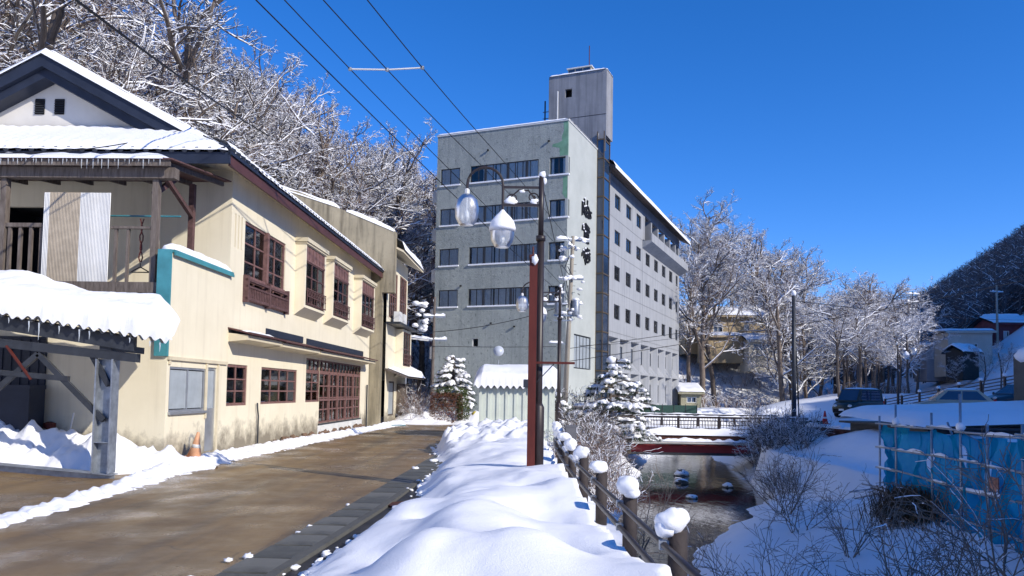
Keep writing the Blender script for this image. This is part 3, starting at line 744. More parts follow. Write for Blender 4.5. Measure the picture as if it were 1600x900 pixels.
# drain pipe and conduit on the facade
MB().tube([(5.05,-.06,.1),(5.05,-.06,.85),(4.98,-.06,1.05),(4.98,-.05,1.2)], .022, 6).build('conduit', M['dark_steel'], house)
MB().tube([(17.9,-.08,.0),(17.9,-.08,1.8)], .035, 6).build('rain_pipe', M['dark_steel'], house)

# ================================================================ timber drying balcony on the annex roof
W = MB()
bal = thing('drying_balcony', tuple(Vector(HO)+Matrix.Rotation(HZ,3,'Z')@Vector((0,0,3.46))), HZ, 'weathered timber drying balcony with snowy roof on top of the cream annex', 'balcony')
def bp(name, mb, mat, par=None, smooth=False):
    for i, v in enumerate(mb.v): mb.v[i] = (v[0], v[1], v[2]-3.46)
    return mb.build(name, M[mat], par or bal, smooth)
for y in (.40, 3.55, 6.2): bp('post', MB().box(.08, y-.06, 3.46, .22, y+.06, 5.85), 'wood')
bp('post', MB().box(2.3, .62, 3.46, 2.42, .74, 6.3), 'darkwood')
bp('deck_beam', MB().box(.0, .17, 3.47, .12, 6.4, 3.68), 'wood'); bp('deck', MB().box(.13, .18, 3.56, 2.9, 6.4, 3.62), 'wood')
snow_ribbon('deck_snow', [(.3,.55,.17),(.3,1.1,.17)], .4, .06, bal, seed=3.)
bp('front_beam', MB().box(.02, -.02, 5.80, .22, 6.6, 6.02), 'wood'); bp('eave_board', MB().box(-.16, .0, 6.0, -.12, 6.6, 6.14), 'wood')
for y in (.14, .9, 1.7, 2.5, 3.3, 4.1, 4.9, 5.7): bp('rafter', MB().bar((-.14,y,6.06),(2.75,y,6.42),.06,.1), 'wood')
rs = MB().add([(-.2,-.05,6.12),(2.8,-.05,6.48),(2.8,6.6,6.48),(-.2,6.6,6.12),(-.2,-.05,6.15),(2.8,-.05,6.51),(2.8,6.6,6.51),(-.2,6.6,6.15)], [(0,3,2,1),(4,5,6,7),(0,1,5,4),(1,2,6,5),(2,3,7,6),(3,0,4,7)])
bp('roof_sheet', rs, 'darkwood')
bp('roof_snow', MB().grid(6, 60, lambda u, v: (-.22+2.6*u, .12+6.5*v, 6.15+.33*u+.15*min(1,(u*8+.15))*min(1, v*18+.2)*(1+.3*fbm(u*3, v*14)))), 'snow', None, True)
bp('roof_snow', MB().grid(1, 60, lambda u, v: (-.22, .12+6.5*v, 6.13+.05*u)), 'snow')
for (a, b) in (((.15,4.6,5.95),(.15,3.62,5.25)),((.15,.46,5.5),(1.1,.46,6.1)),((.15,.3,5.95),(2.3,.66,5.55))): bp('brace', MB().bar(a, b, .08, .1), 'darkwood')
bp('hand_rail', MB().box(.1, 2.60, 4.80, .2, 3.5, 4.88).box(.1, .46, 4.78, .17, 1.3, 4.83), 'wood')
for y in (2.75, 2.97, 3.19, 3.41): bp('baluster', MB().box(.12, y-.03, 3.66, .18, y+.03, 4.80), 'wood')
for y in (.95, 1.2): bp('baluster', MB().box(.12, y-.025, 3.66, .18, y+.025, 4.80), 'wood')
for (y0, y1, mt, z0) in ((1.30,1.93,'white_metal',3.66),(1.93,2.56,'curtain_tan',3.66),(2.56,2.68,'white_metal',3.68)):
    n_ = int((y1-y0)/.0075); mb = MB().grid(n_, 1, lambda u, v: (.06+.010*math.sin((y0+(y1-y0)*u)*2*math.pi/.03), y0+(y1-y0)*u, z0+(5.5-z0)*v)); bp('corrugated_panel', mb, mt, None, True)
ic = MB()
for i in range(60):
    y = .2+6.2*i/60+random.uniform(-.03,.03); L = random.choice((.05,.07,.1,.12,.2)); ic.tube([(-.2,y,6.12),(-.2,y,6.12-L)], [.010,.002], 4)
bp('icicles', ic, 'ice')['kind'] = 'stuff'
pole_l = MB().tube([(0,0,0),(0,1.9,.0)], .018, 6).build('laundry_pole', M['teal']); pole_l.parent = None
pole_l.matrix_world = Matrix.Translation(HO) @ Matrix.Rotation(HZ,4,'Z') @ Matrix.Translation((.6,.1,5.15)); tag(pole_l, 'thin teal laundry pole hung across the timber balcony', 'pole')
hg = MB().tube([(0,-.2,0),(0,-.02,.1),(0,.02,.1),(0,.2,0),(0,-.2,0)], .012, 6).tube([(0,0,.1),(0,0,.18),(0,.02,.22)], .008, 5)
hgo = hg.build('clothes_hanger', M['black']); hgo.matrix_world = Matrix.Translation(HO) @ Matrix.Rotation(HZ,4,'Z') @ Matrix.Translation((.3,.76,3.92)); tag(hgo, 'black clothes hanger dangling in the timber balcony', 'hanger')
cl = MB()
for s in (-1, 1): cl.tube([(0,.03*s*math.sin(i*1.4)+.01*s, i*.09) for i in range(11)], .014, 5)
clo = cl.build('peg_strip', M['rust_red']); clo.matrix_world = Matrix.Translation(HO) @ Matrix.Rotation(HZ,4,'Z') @ Matrix.Translation((.3,.76,4.13)); tag(clo, 'rust-red twisted peg strip hanging above the black hanger', 'peg strip')

# ================================================================ steel carport (drives in from the road)
cpt = thing('carport', (-6.97, 13.3, 0), 0, 'dark steel carport with corrugated roof, thick snow and icicles', 'carport')
TX = -.095
def cw(x, z): return z+TX*(x)                     # the frame follows the sloping ground
co = MB(); co.box(-.15,-.12,.1,-.125,.12,2.05).box(.125,-.12,.1,.15,.12,2.05).box(-.125,.02,.1,.125,.035,2.05).box(-.125,-.11,.62,.125,.02,.635)
co.build('column', M['galv'], cpt)
co = MB(); co.box(-5.4,-.10,.35,-5.1,.10,2.5); co.build('column', M['galv'], cpt)
def beam(name, x0, x1, z0, z1, y0, y1, mat='dark_steel', sl=TX):
    mb = MB(); mb.v = [(x,y,z+sl*x) for x, z in ((x0,z0),(x1,z0),(x1,z1),(x0,z1)) for y in (y0,y1)]
    mb.f = [(0,2,4,6),(7,5,3,1),(0,1,3,2),(2,3,5,4),(4,5,7,6),(6,7,1,0)]; return mb.build(name, M[mat], cpt)
beam('base_beam', -5.4, .2, -.06, -.045, -.12, .12, 'galv', -.075); beam('base_beam', -5.4, .2, .085, .10, -.12, .12, 'galv', -.075); beam('base_beam', -5.4, .2, -.045, .085, -.01, .01, 'galv', -.075)
beam('lower_beam', -5.5, .52, 2.05, 2.20, -.09, .09); beam('eave_beam', -5.5, .5, 2.26, 2.52, -.14, -.02, 'dark_steel', -.145)
beam('side_beam', -.1, .1, 2.20, 2.32, -.1, 1.1)
for (a, b, mt) in (((-1.17,-.05,2.12),(.0,-.05,1.0),'dark_steel'),((-1.17,-.05,2.12),(-2.4,-.05,1.0),'dark_steel'),((-2.2,-.06,1.82),(-.62,-.06,1.70),'dark_steel'),((-1.7,-.09,2.25),(-1.25,-.09,1.68),'rust_red'),((-.25,-.02,2.1),(.05,-.02,1.6),'dark_steel')):
    MB().bar(a, b, .07 if mt != 'rust_red' else .035, .09 if mt != 'rust_red' else .035).build('brace', M[mt], cpt)
def croof(x, y, off=0.):
    return 2.52-.148*x+.24*(y+.22)+off
n_ = 420
mb = MB().grid(n_, 2, lambda u, v: (-5.8+(6.95-.5*v)*u, -.24+1.35*v, croof(-5.8+6.95*u, -.24+1.35*v)+.042*math.sin((6.95*u)*2*math.pi/.172)))
mb.build('corrugated_roof', M['white_metal'], cpt, True)
def csnow(u, v):
    x = -5.8+(7.02-.5*v)*u; y = -.25+1.42*v
    edge = min(1, (v*6)**.5)*min(1, ((1-u)*16+.02)**.6)
    low = -.03+.035*math.sin((6.95*u)*2*math.pi/.172)+.05*fbm(x*3.1, 7.) if v < .001 else 0
    th = .05+edge*(.42+.13*fbm(x*.6, y*.8, 3.)+.03*fbm(x*2.5, y*2.5))
    bulge = -.07*math.exp(-((v-.05)/.06)**2)*(1+.5*fbm(x*4, 1.))
    return (x, y+bulge, croof(x, y)+low+th)
MB().grid(300, 26, lambda u, v: csnow(u, v**1.7)).build('roof_snow', M['snow'], cpt, True)
ic = MB()
for i in range(40):
    if random.random() < .3: continue
    x = -5.75+.172*i+.043; L = random.choice((.12,.18,.25,.3,.4,.5))*random.uniform(.6,1); z = croof(x,-.24)-.03
    ic.tube([(x,-.25,z),(x+.005,-.25,z-L*.5),(x,-.25,z-L)], [.014,.009,.002], 5)
ic.build('icicles', M['ice'], cpt)['kind'] = 'stuff'
# bits by the annex wall behind the carport
bx = MB().box(0,0,0,2.0,.5,1.35).box(-.02,-.02,1.3,2.02,.5,1.38).build('storage_box', M['navy']); bx.location = (-11.2, 14.75, .2); tag(bx, 'dark navy storage box half buried in snow under the carport', 'box')
pn = MB().box(0,0,0,2.6,.06,1.6)
for i in range(14): pn.box(.1+i*.18,-.02,.05,.14+i*.18,0,1.55)
pno = pn.build('dark_panel', M['navy']); pno.location = (-11.9, 15.36, .95); tag(pno, 'dark blue ribbed sheet leaning on the cream wall in the carport', 'panel')
vl = thing('standpipe', (-9.05, 15.2, .3), 0, 'standpipe with red valve wheel rising from the snow heap', 'standpipe')
MB().tube([(0,0,0),(0,0,.42)], .03, 8).build('pipe', M['white_metal'], vl); MB().lathe([(0,.42),(.05,.42),(.11,.46),(.11,.54),(.04,.57),(0,.57)], n=12).build('valve_wheel', M['rust_red'], vl)
MB().tube([(.38,0,0),(.38,0,.25),(.45,.02,.75)], .018, 6).build('lever', M['white_metal'], vl)
# small faded cone leaning in the snow by the wall
def cone(loc, tilt, label, h=.55, mat='orange', r=.15):
    t_ = thing('traffic_cone', loc, 0, label, 'traffic cone'); t_.rotation_euler = tilt
    MB().lathe([(r,.03),(r*.55,h*.5),(r*.2,h*.97),(r*.15,h)], n=16).build('cone_body', M[mat], t_, True); MB().box(-r*1.25,-r*1.25,0,r*1.25,r*1.25,.035).build('base', M[mat], t_)
    MB().lathe([(r*.62,h*.42),(r*.645,h*.42),(r*.44,h*.62),(r*.41,h*.62)], n=16).build('band', M['white_metal'], t_, True)
    return t_
cone((-6.52, 16.0, .12), (.05,.12,.3), 'faded orange traffic cone stuck in snow by the cream wall')

# ================================================================ firewall and the row house beyond
fwt = thing('firewall', tuple(Vector(HO)+Matrix.Rotation(HZ,3,'Z')@Vector((18.6,0,0))), HZ, 'tall rain-streaked concrete fire wall at the end of the cream house', 'wall')
mb = MB().prism([(-1.02,5.9),(-1.02,8.62),(3.4,10.4),(4.6,10.6),(9.4,8.6),(9.4,-.05),(-.48,-.05),(-.48,5.9)], .0, .42, 'x'); mb.build('slab', M['firewall'], fwt)
snow_ribbon('snow_cap', [(.2,-.95,8.62),(.2,1.2,9.5)], .46, .2, fwt, seed=4.); snow_ribbon('snow_cap', [(.2,1.6,9.68),(.2,4.5,10.6)], .46, .2, fwt, seed=5.)
row = thing('row_house', tuple(Vector(HO)+Matrix.Rotation(HZ,3,'Z')@Vector((19.03,0,0))), HZ, 'cream row house with iron balcony beyond the concrete fire wall', 'house')
FR = Face('xz', -.62)
mb = MB(); FR.wall(mb, 0, 5.4, -.05, 7.9, [(.5,2.6,4.9,7.1),(3.2,5.2,4.9,7.2),(.9,2.3,.4,2.0)], .12)
Face('yz', 5.4-.0)
mb.add([(5.4,-.62,-.05),(5.4,6,-.05),(5.4,6,7.9),(5.4,-.62,7.9)], [(0,1,2,3)]); mb.build('wall', M['cream'], row)
window(FR, .5, 2.6, 4.9, 7.1, .05, row, 4, 2, 'redwood', .06, .05, 'glass', [(.0,1.,'curtain_tan')]); window(FR, 3.2, 5.2, 4.9, 7.2, .05, row, 4, 2, 'redwood', .06, .05, 'glass', [(.5,1.,'curtain_tan')])
window(FR, .9, 2.3, .4, 2.0, .05, row, 1, 1, 'wood', .06, .05, 'frosted')
FB = Face('xz', -1.0); mb = MB(); FB.wall(mb, 2.2, 4.6, 2.6, 4.5, [(2.35,4.45,2.75,4.4)], .1)
mb.add([(2.2,-1.0,2.6),(2.2,-.62,2.6),(2.2,-.62,4.5),(2.2,-1.0,4.5)], [(0,1,2,3)]); mb.add([(2.2,-1.0,2.6),(4.6,-1,2.6),(4.6,-.62,2.2),(2.2,-.62,2.2)], [(0,1,2,3),]); bay = mb.build('bay_window', M['cream'], row)
window(FB, 2.35, 4.45, 2.75, 4.4, .05, bay, 3, 2, 'darkwood', .06, .05, 'glass', None, .3)
ir = MB()
for z in (2.9,3.1,3.3): ir.bar(FB.pt(2.3,z,-.06), FB.pt(4.5,z,-.06), .03)
for i in range(10): ir.bar(FB.pt(2.35+i*.235,2.85,-.06), FB.pt(2.35+i*.235,3.35,-.06), .02)
ir.build('iron_railing', M['darkwood'], bay)
MB().box(.0,-1.25,4.55,4.9,-.6,4.65).build('ledge', M['dark_steel'], row)
for i in range(2): MB().box(.9+i*1.2,-1.05,4.66,1.6+i*1.2,-.78,5.2).build('air_conditioner', M['white_metal'], row)
rr = MB().add([(-.1,-1.35,7.75),(5.9,-1.35,7.75),(5.9,4.2,10.4),(-.1,4.2,10.4),(-.1,-1.35,7.85),(5.9,-1.35,7.85),(5.9,4.2,10.5),(-.1,4.2,10.5)], [(0,3,2,1),(4,5,6,7),(0,1,5,4),(1,2,6,5),(2,3,7,6),(3,0,4,7)]).build('roof', M['trimcream'], row)
MB().grid(24, 10, lambda u, v: (-.1+6.1*u, -1.42+5.6*v**1.6, 7.86+2.65*v**1.6+.34*min(1,(v*9)**.5)*min(1,(1-u)*9+.05)*(1+.2*fbm(u*4, v*3)))).build('roof_snow', M['snow'], rr, True)
pr = MB().add([(.0,-1.5,2.15),(5.9,-1.5,2.15),(5.9,-.6,2.5),(.0,-.6,2.5),(.0,-1.5,2.22),(5.9,-1.5,2.22),(5.9,-.6,2.57),(.0,-.6,2.57)], [(0,3,2,1),(4,5,6,7),(0,1,5,4),(1,2,6,5),(2,3,7,6),(3,0,4,7)]).build('porch_roof', M['wood'], row)
MB().grid(30, 6, lambda u, v: (.6+5.5*u, -1.58+.95*v, 2.23+.36*v+.3*min(1,(v*9)**.5)*min(1,u*1.4)*min(1,(1-u)*9+.05)*(1+.2*fbm(u*5, v*3)))).build('porch_snow', M['snow'], pr, True)
MB().box(5.55,-1.4,-.05,5.75,-1.2,2.2).box(2.9,-.85,-.05,4.4,-.625,1.9).build('porch_post', M['wood'], row)
ps = MB().tube([(0,0,0),(.3,.1,.03),(.7,-.05,.03),(1.2,.1,.03)], .02, 5).build('garden_hose', M['teal']); ps.location = (-5.75, 33.4, .05); tag(ps, 'short green hose lying on snow at the foot of the fire wall', 'hose')
# ================================================================ HOTEL (x along the river front, y along the road front)
hotel = thing('hotel', (4.04, 58.0, 0), R(67.1), 'seven-storey grey-green stucco hotel with concrete roof tower and grey river wing', 'hotel')
FL = Face('yz', 0.); FRr = Face('xz', 0.); HT = 22.4
ROWS = [(18.22,19.66),(14.92,16.36),(11.62,13.08),(8.28,9.72)]
hl = []
for (z0, z1) in ROWS: hl += [(9.2,10.95,z0,z1),(2.4,8.25,z0,z1),(0.001,1.48,z0,z1)]
hl.append((7.3,7.83,5.1,5.8)); hl.append((8.6,11.0,.3,2.4))
mb = MB(); FL.wall(mb, 0, 11.3, -.4, HT, hl, .22); mb.build('road_front_wall', M['green'], hotel)
mb = MB(); FRr.wall(mb, 0, 7.65, -.4, HT, [(0.,.45,a,b) for a, b in ROWS]+[(1.95,6.4,3.5,6.2)], .2); mb.build('white_side_wall', M['pale'], hotel)
mb = MB().box(.05, 11.28, -.4, 44, 11.3, HT-.05).box(.05,.3,HT-.6,8,11.25,HT-.35); mb.build('rear_wall', M['green'], hotel)
par = MB().box(-.06,-.06,HT,.3,11.36,HT+.12).box(.3,-.06,HT,7.65,.3,HT+.12).build('parapet', M['white_metal'], hotel)
snow_ribbon('parapet_snow', [(.12,11.3,HT+.12),(.12,.1,HT+.12)], .4, .12, hotel, seed=6.); snow_ribbon('parapet_snow', [(.12,.1,HT+.12),(7.6,.1,HT+.12)], .4, .12, hotel, seed=7.)
def wedge_snow(face, u0, u1, z, name='sill_snow'):
    mb = MB(); face.box(mb, u0-.05, u1+.05, z-.02, z+.09, -.10, .16); return mb.build(name, M['snow'], hotel)
for ri, (z0, z1) in enumerate(ROWS):
    window(FL, 9.2, 10.95, z0, z1, .07, hotel, 2, 1, 'dark_steel', .06, .06, 'glass', [(.02,.98,'curtain')], .9); wedge_snow(FL, 9.2, 10.95, z0)
    o = window(FL, 2.4, 8.25, z0, z1, .07, hotel, 9, 1, 'dark_steel', .06, .06, 'glass', [(.0,.3,'curtain'),(.31,.62,'curtain'),(.64,.98 if ri != 0 else .82,'curtain')], .9,
               lambda mb: [FL.box(mb, u-.09, u+.09, z0, z1, .0, .105) for u in (6.95, 4.6 if ri % 2 else 5.0, 3.4)])
    wedge_snow(FL, 2.4, 8.25, z0)
    # corner window wraps round to the side wall
    mb = MB()
    FL.box(mb, .12, 1.48, z0, z0+.07, .1, .2); FL.box(mb, .12, 1.48, z1-.07, z1, .1, .2)
    for u in (.12, .74, 1.42): FL.box(mb, u, u+.07, z0+.07, z1-.07, .1, .2)
    FRr.box(mb, .2, .5, z0, z0+.07, .1, .2); FRr.box(mb, .2, .5, z1-.07, z1, .1, .2); FRr.box(mb, .43, .52, z0+.07, z1-.07, .08, .22)
    wn = mb.build('corner_window', M['dark_steel'], hotel)
    pane(FL, .19, .74, z0+.07, z1-.07, .14, wn); pane(FL, .81, 1.42, z0+.07, z1-.07, .14, wn); pane(FRr, .2, .43, z0+.07, z1-.07, .14, wn)
    FL.curtain(.15, .62 if ri else .45, z0+.07, z1-.05, .24, wn); FL.curtain(1.0 if ri else 1.2, 1.42, z0+.07, z1-.05, .24, wn)
    FL.room(.1, 1.5, z0, z1, .36, 1.3, wn); wedge_snow(FL, -.06, 1.48, z0)
window(FL, 7.3, 7.83, 5.1, 5.8, .1, hotel, 1, 1, 'white_metal', .05, .03); window(FL, 8.6, 11.0, .3, 2.4, .1, hotel, 3, 1, 'dark_steel', .06, .06, 'dark_glass')
window(FRr, 1.95, 6.4, 3.5, 6.2, .12, hotel, 5, 1, 'dark_steel', .07, .08, 'frosted', None, .8)
# peeled green patches at the corner
def patch(face, pts, name='green_patch'):
    mb = MB(); n = len(pts); mb.v = [face.pt(u, z, -.004) for u, z in pts]; mb.f = [tuple(range(n))]; mb.build(name, M['patch'], hotel)
patch(FL, [(.02,22.35),(.38,22.35),(.34,21.7),(.52,21.2),(.48,20.9),(.80,20.75),(1.25,20.7),(1.3,20.5),(.7,20.35),(.66,19.72),(.02,19.72)])
patch(FL, [(.02,18.1),(.40,18.1),(.36,17.4),(.42,16.8),(.2,16.42),(.02,16.42)]); patch(FRr, [(.01,22.3),(.08,22.3),(.11,20.6),(.09,19.7),(.01,19.7)])
for (u, z) in ((6.7,20.75),(1.55,20.9),(8.9,9.95),(4.2,6.6),(6.2,6.9)):
    MB().lathe([(0,0),(.09,0),(.09,.1),(0,.1)], n=8).build('vent_cap', M['black'], hotel).location = (-.1, u, z)
# brush-lettered sign on the white side wall: weathered black characters
def stroke(mb, pts, w):
    for a, b in zip(pts, pts[1:]):
        du, dz = b[0]-a[0], b[1]-a[1]; L = math.hypot(du, dz) or 1; nu, nz = -dz/L, du/L
        vs = [FRr.pt(a[0]+nu*w, a[1]+nz*w, -.10), FRr.pt(b[0]+nu*w*.7, b[1]+nz*w*.7, -.10), FRr.pt(b[0]-nu*w*.7, b[1]-nz*w*.7, -.10), FRr.pt(a[0]-nu*w, a[1]-nz*w, -.10)]
        vs += [(p[0], p[1]+.08, p[2]) for p in vs]; mb.add(vs, [(0,1,2,3),(4,7,6,5),(0,4,5,1),(1,5,6,2),(2,6,7,3),(3,7,4,0)])
CH = [([[(4.1,17.75),(4.15,17.0)],[(4.75,17.8),(4.7,17.2),(4.2,16.4)],[(3.75,17.2),(3.7,15.5)],[(3.95,16.9),(4.2,16.1),(5.2,16.5),(5.6,16.6)],[(4.3,16.9),(4.9,17.0),(5.3,16.4),(5.5,15.9)],[(3.85,16.3),(4.4,15.75),(5.5,15.9)],[(4.0,16.7),(4.1,15.8)],[(5.05,16.6),(5.0,15.6)],[(4.55,17.0),(4.6,15.7)]], .13),
      ([[(3.8,14.5),(4.5,14.75),(5.2,14.5)],[(4.45,14.95),(4.45,13.5)],[(3.85,14.3),(3.75,13.8)],[(4.1,14.35),(4.9,14.4),(5.3,14.1)],[(3.9,14.0),(5.2,14.0)],[(4.15,13.75),(5.0,13.75)],[(4.2,13.75),(4.15,12.6)],[(5.0,13.75),(5.0,12.5)],[(4.2,13.35),(5.0,13.35)],[(4.2,12.95),(5.0,12.95)],[(4.2,12.6),(5.1,12.55)],[(4.6,13.7),(4.6,12.6)]], .12),
      ([[(4.3,11.7),(5.3,11.8)],[(4.8,12.0),(4.7,10.9)],[(3.9,11.3),(5.4,11.3)],[(4.2,11.0),(4.1,10.2)],[(4.4,11.0),(5.3,10.95),(5.35,10.2)],[(4.4,10.6),(5.3,10.6)],[(4.75,11.2),(4.65,9.7)],[(4.3,10.2),(4.5,9.4)],[(5.2,10.2),(4.9,9.9)],[(3.8,10.9),(3.75,10.4)]], .13)]
for (strokes, wd), (zl, zh, tl, th_) in zip(CH, ((15.5,17.8,15.85,17.35),(12.5,14.95,13.85,15.4),(9.4,12.0,12.0,13.45))):
    mb = MB(); cmap = lambda p_: (3.5+(p_[0]-3.7)*1.35, tl+(p_[1]-zl)/(zh-zl)*(th_-tl))
    for s_ in strokes: stroke(mb, [cmap(p_) for p_ in s_], wd*.85)
    ch = mb.build('sign_character', M['black'], hotel)
    sn = MB()
    for s_ in strokes[:7:2]:
        p = FRr.pt(cmap(s_[0])[0]+.05, cmap(s_[0])[1]+.02, -.08); sn.blob(p, .11, (1,1,.7), .5, 2, 7, 5, s_[0][0])
    sn.build('clinging_snow', M['snow'], ch, True)['kind'] = 'stuff'
# glazed stair shaft standing proud of the side wall
mb = MB(); X0, X1, P_ = 7.66, 9.55, -.62
for z in [0.2+3.3*i/2 for i in range(15)]:
    mb.box(X0-.03, P_-.03, z-.05, X0+.07, .0, z+.05); mb.box(X0+.07, P_-.03, z-.05, X1, P_+.07, z+.05)
for (x, y) in ((X0,P_),(X1-.1,P_)): mb.box(x-.025, y-.025, -.3, x+.05, y+.05, 24.0)
mb.box(X0-.02,-.05,-.3,X0+.06,.02,24.0)
sh = mb.build('stair_shaft', plain('bronze_frame', (.10,.075,.05), .5, .2, 3), hotel)
for i in range(14):
    z = .27+1.65*i
    pane(Face('yz', X0), P_+.05, -.05, z, z+1.51, .03, sh, 'dark_glass'); pane(Face('xz', P_), X0+.05, X1-.1, z, z+1.51, .03, sh, 'dark_glass')
MB().box(X1-.02,-.6,-.3,X1+.12,.0,24).box(X0+.1,-.05,-.3,X1,.0,23.9).build('shaft_side', M['grey_wall'], hotel)
# concrete tower
tw = MB(); FT = Face('yz', 7.9); FT.wall(tw, -.7, 4.57, 22.3, 29.5, [(2.42,3.05,27.45,28.2)], .3)
tw.box(7.92, -.70, 23.72, 9.95, -.6, 29.5); tw.box(9.85,-.6,23.72,9.95,4.57,29.5); tw.box(7.92,4.47,22,9.9,4.57,29.5); tw.box(7.95,-.6,29.3,9.9,4.5,29.48); tw.box(7.95,-.65,23.72,9.9,-.05,23.8)
tower = tw.build('tower', M['tower'], hotel); FT.room(2.4, 3.07, 27.43, 28.22, .3, .8, tower)
MB().box(7.885, -.69, 25.55, 7.899, 4.56, 25.585).build('tower_joint', M['black'], tower)
snow_ribbon('tower_snow', [(8.0,4.5,29.5),(8.0,-.62,29.5)], .4, .14, tower, seed=8.); snow_ribbon('tower_snow', [(8.0,-.6,29.5),(9.9,-.6,29.5)], .3, .14, tower, seed=9.)
hut = MB().box(8.2,.8,29.5,9.4,2.9,30.05).build('plant_room', plain('cream_steel', (.40,.37,.29), .6), tower)
for (a, b) in ((.88,1.5),(1.58,2.2),(2.28,2.84)): pane(Face('yz', 8.2), a, b, 29.55, 30.0, -.02, hut, 'dark_glass')
MB().box(8.1,.7,30.05,9.5,3.0,30.15).build('plant_roof', M['white_metal'], hut); snow_ribbon('roof_snow', [(8.8,2.9,30.15),(8.8,.8,30.15)], 1.3, .18, hut, seed=10.)
MB().tube([(8.8,1.15,30.1),(8.8,1.15,32.2)], .04, 6).build('mast', M['rust_red'], tower)
MB().tube([(7.6,3.63,22.4),(7.6,3.63,28.0)], .06, 6).build('flagpole', M['white_metal'], hotel)
MB().tube([(11.0,2.5,22.4),(11.0,2.5,26.8)], .06, 6).build('flagpole', M['white_metal'], hotel); MB().tube([(17.5,3.0,22.4),(17.5,3.0,28.4)], .06, 6).build('flagpole', M['white_metal'], hotel)
sd = MB()
for z in (25.4,26.0,26.6): sd.bar((8.4,4.7,z),(8.4,5.3,z),.05)
sd.box(8.1,4.6,25.0,8.9,5.35,25.15); sd.tube([(8.4,5.1,25.1),(8.4,5.1,27.6)], .07, 6); sd.build('tower_ladder', M['dark_steel'], tower)
# grey river wing
WX = [13.5+4.17*i for i in range(8)]
GR = [(18.75,20.1),(15.4,16.72),(12.05,13.4),(8.45,9.82)]
holes = []
for ri, (z0, z1) in enumerate(GR):
    for i, x in enumerate(WX):
        if ri == 0 and i > 2: continue
        holes.append((x, x+(2.0 if i < 7 else 1.3), z0, z1))
holes.append((25.0, 44.6, 17.9, 20.6))
mb = MB(); FRr.wall(mb, 9.6, 45.0, 7.05, 21.2, holes, .22); mb.add([(45,0,-.4),(45,11.2,-.4),(45,11.2,21),(45,0,21)], [(0,1,2,3)])
mb.build('river_wing_wall', M['grey_wall'], hotel)
jt = MB()
for z in (7.2, 10.95, 14.5, 17.75): FRr.box(jt, 9.7, 44.9, z-.025, z+.025, -.006, -.001)
for x in (24.6,): FRr.box(jt, x-.03, x+.03, 7.2, 17.7, -.006, -.001)
jt.build('wall_joints', plain('joint', (.16,.165,.17)), hotel)
for h in holes[:-1]:
    window(FRr, h[0], h[1], h[2], h[3], .12, hotel, 2, 1, 'dark_steel', .09, .1, 'glass', [(.05,.55,'curtain')], .7)
rc_ = MB(); FRr.box(rc_, 25.0, 44.6, 17.9, 20.6, 2.0, 2.1); FRr.box(rc_, 25, 44.6, 17.7, 17.9, .0, 2.0); rec = rc_.build('balcony_recess', M['interior'], hotel)
for x in (25.0, 28.4, 31.8, 35.2, 38.6, 42.0, 44.3): MB().box(x, -.02, 17.9, x+.45, 1.9, 20.6).build('balcony_pier', M['grey_wall'], hotel)
MB().add([(24.4,-1.05,17.55),(45.4,-1.05,17.55),(45.4,-.003,16.95),(24.4,-.003,16.95),(24.4,-1.05,18.45),(45.4,-1.05,18.45),(45.4,-.9,18.45),(24.4,-.9,18.45),(45.4,-.9,17.7),(24.4,-.9,17.7),(45.4,-.003,17.7),(24.4,-.003,17.7)], [(0,1,2,3),(0,4,5,1),(4,7,6,5),(7,9,8,6),(9,11,10,8),(0,3,11,9,7,4),(1,5,6,8,10,2)]).build('balcony', M['grey_wall'], hotel)
# broad snowy roof
rv = [(9.3,-1.15,21.15),(46.2,-1.15,21.15),(46.2,5.5,24.3),(9.3,5.5,24.3)]
rf2 = MB().add(rv+[(a,b,c+.28) for a,b,c in rv], [(0,3,2,1),(4,5,6,7),(0,1,5,4),(1,2,6,5),(2,3,7,6),(3,0,4,7)]).build('wing_roof', plain('soffit_brown', (.10,.075,.065), .8, .3, 1.), hotel)
MB().box(9.35,.0,21.05,44.95,.02,21.6).build('eave_wall', M['grey_wall'], hotel)
MB().grid(60, 8, lambda u, v: (9.2+37.2*u, -1.22+6.6*v**1.6, 21.40+3.13*v**1.6+.32*min(1,(v*12)**.5)*(1+.12*fbm(u*14, v*3)))).grid(60, 1, lambda u, v: (9.2+37.2*u, -1.22, 21.2+.21*v)).build('wing_snow', M['snow'], rf2, True)
# the two lowest storeys: deep bays with splayed reveals between slim piers
MB().box(9.6, .62, -.4, 45, .7, 7.05).build('base_wall', M['grey_wall'], hotel)
for (z0, z1) in ((3.75,7.05),(-.4,3.55)):
    MB().box(9.6, -.0, z1-.3 if z1 > 5 else z1, 45, .62, (z1 if z1 > 5 else 3.75)-.0 if z1 < 5 else z1-.002).build('floor_band', M['grey_wall'], hotel)
    for i in range(9):
        x = 11.3+4.17*i
        mb = MB(); mb.prism([(x-.25,-.0),(x+.25,-.0),(x+.25+.5,.62),(x-.25-.5,.62)], z0, z1-.3 if z1 > 5 else z1, 'z'); mb.build('pier', M['grey_wall'], hotel)
        if i < 8:
            mb = MB(); mb.add([(x+.5,.0,z0),(x+3.9,.0,z0),(x+3.4,.62,z0+.9),(x+.8,.62,z0+.9)], [(0,1,2,3)]); mb.build('sloping_sill', M['grey_wall'], hotel)
            window(Face('xz', .6), x+1.1, x+3.05, z0+.95, z1-.9, -.05, hotel, 2, 1, 'dark_steel', .08, .08, 'dark_glass', None, 0)
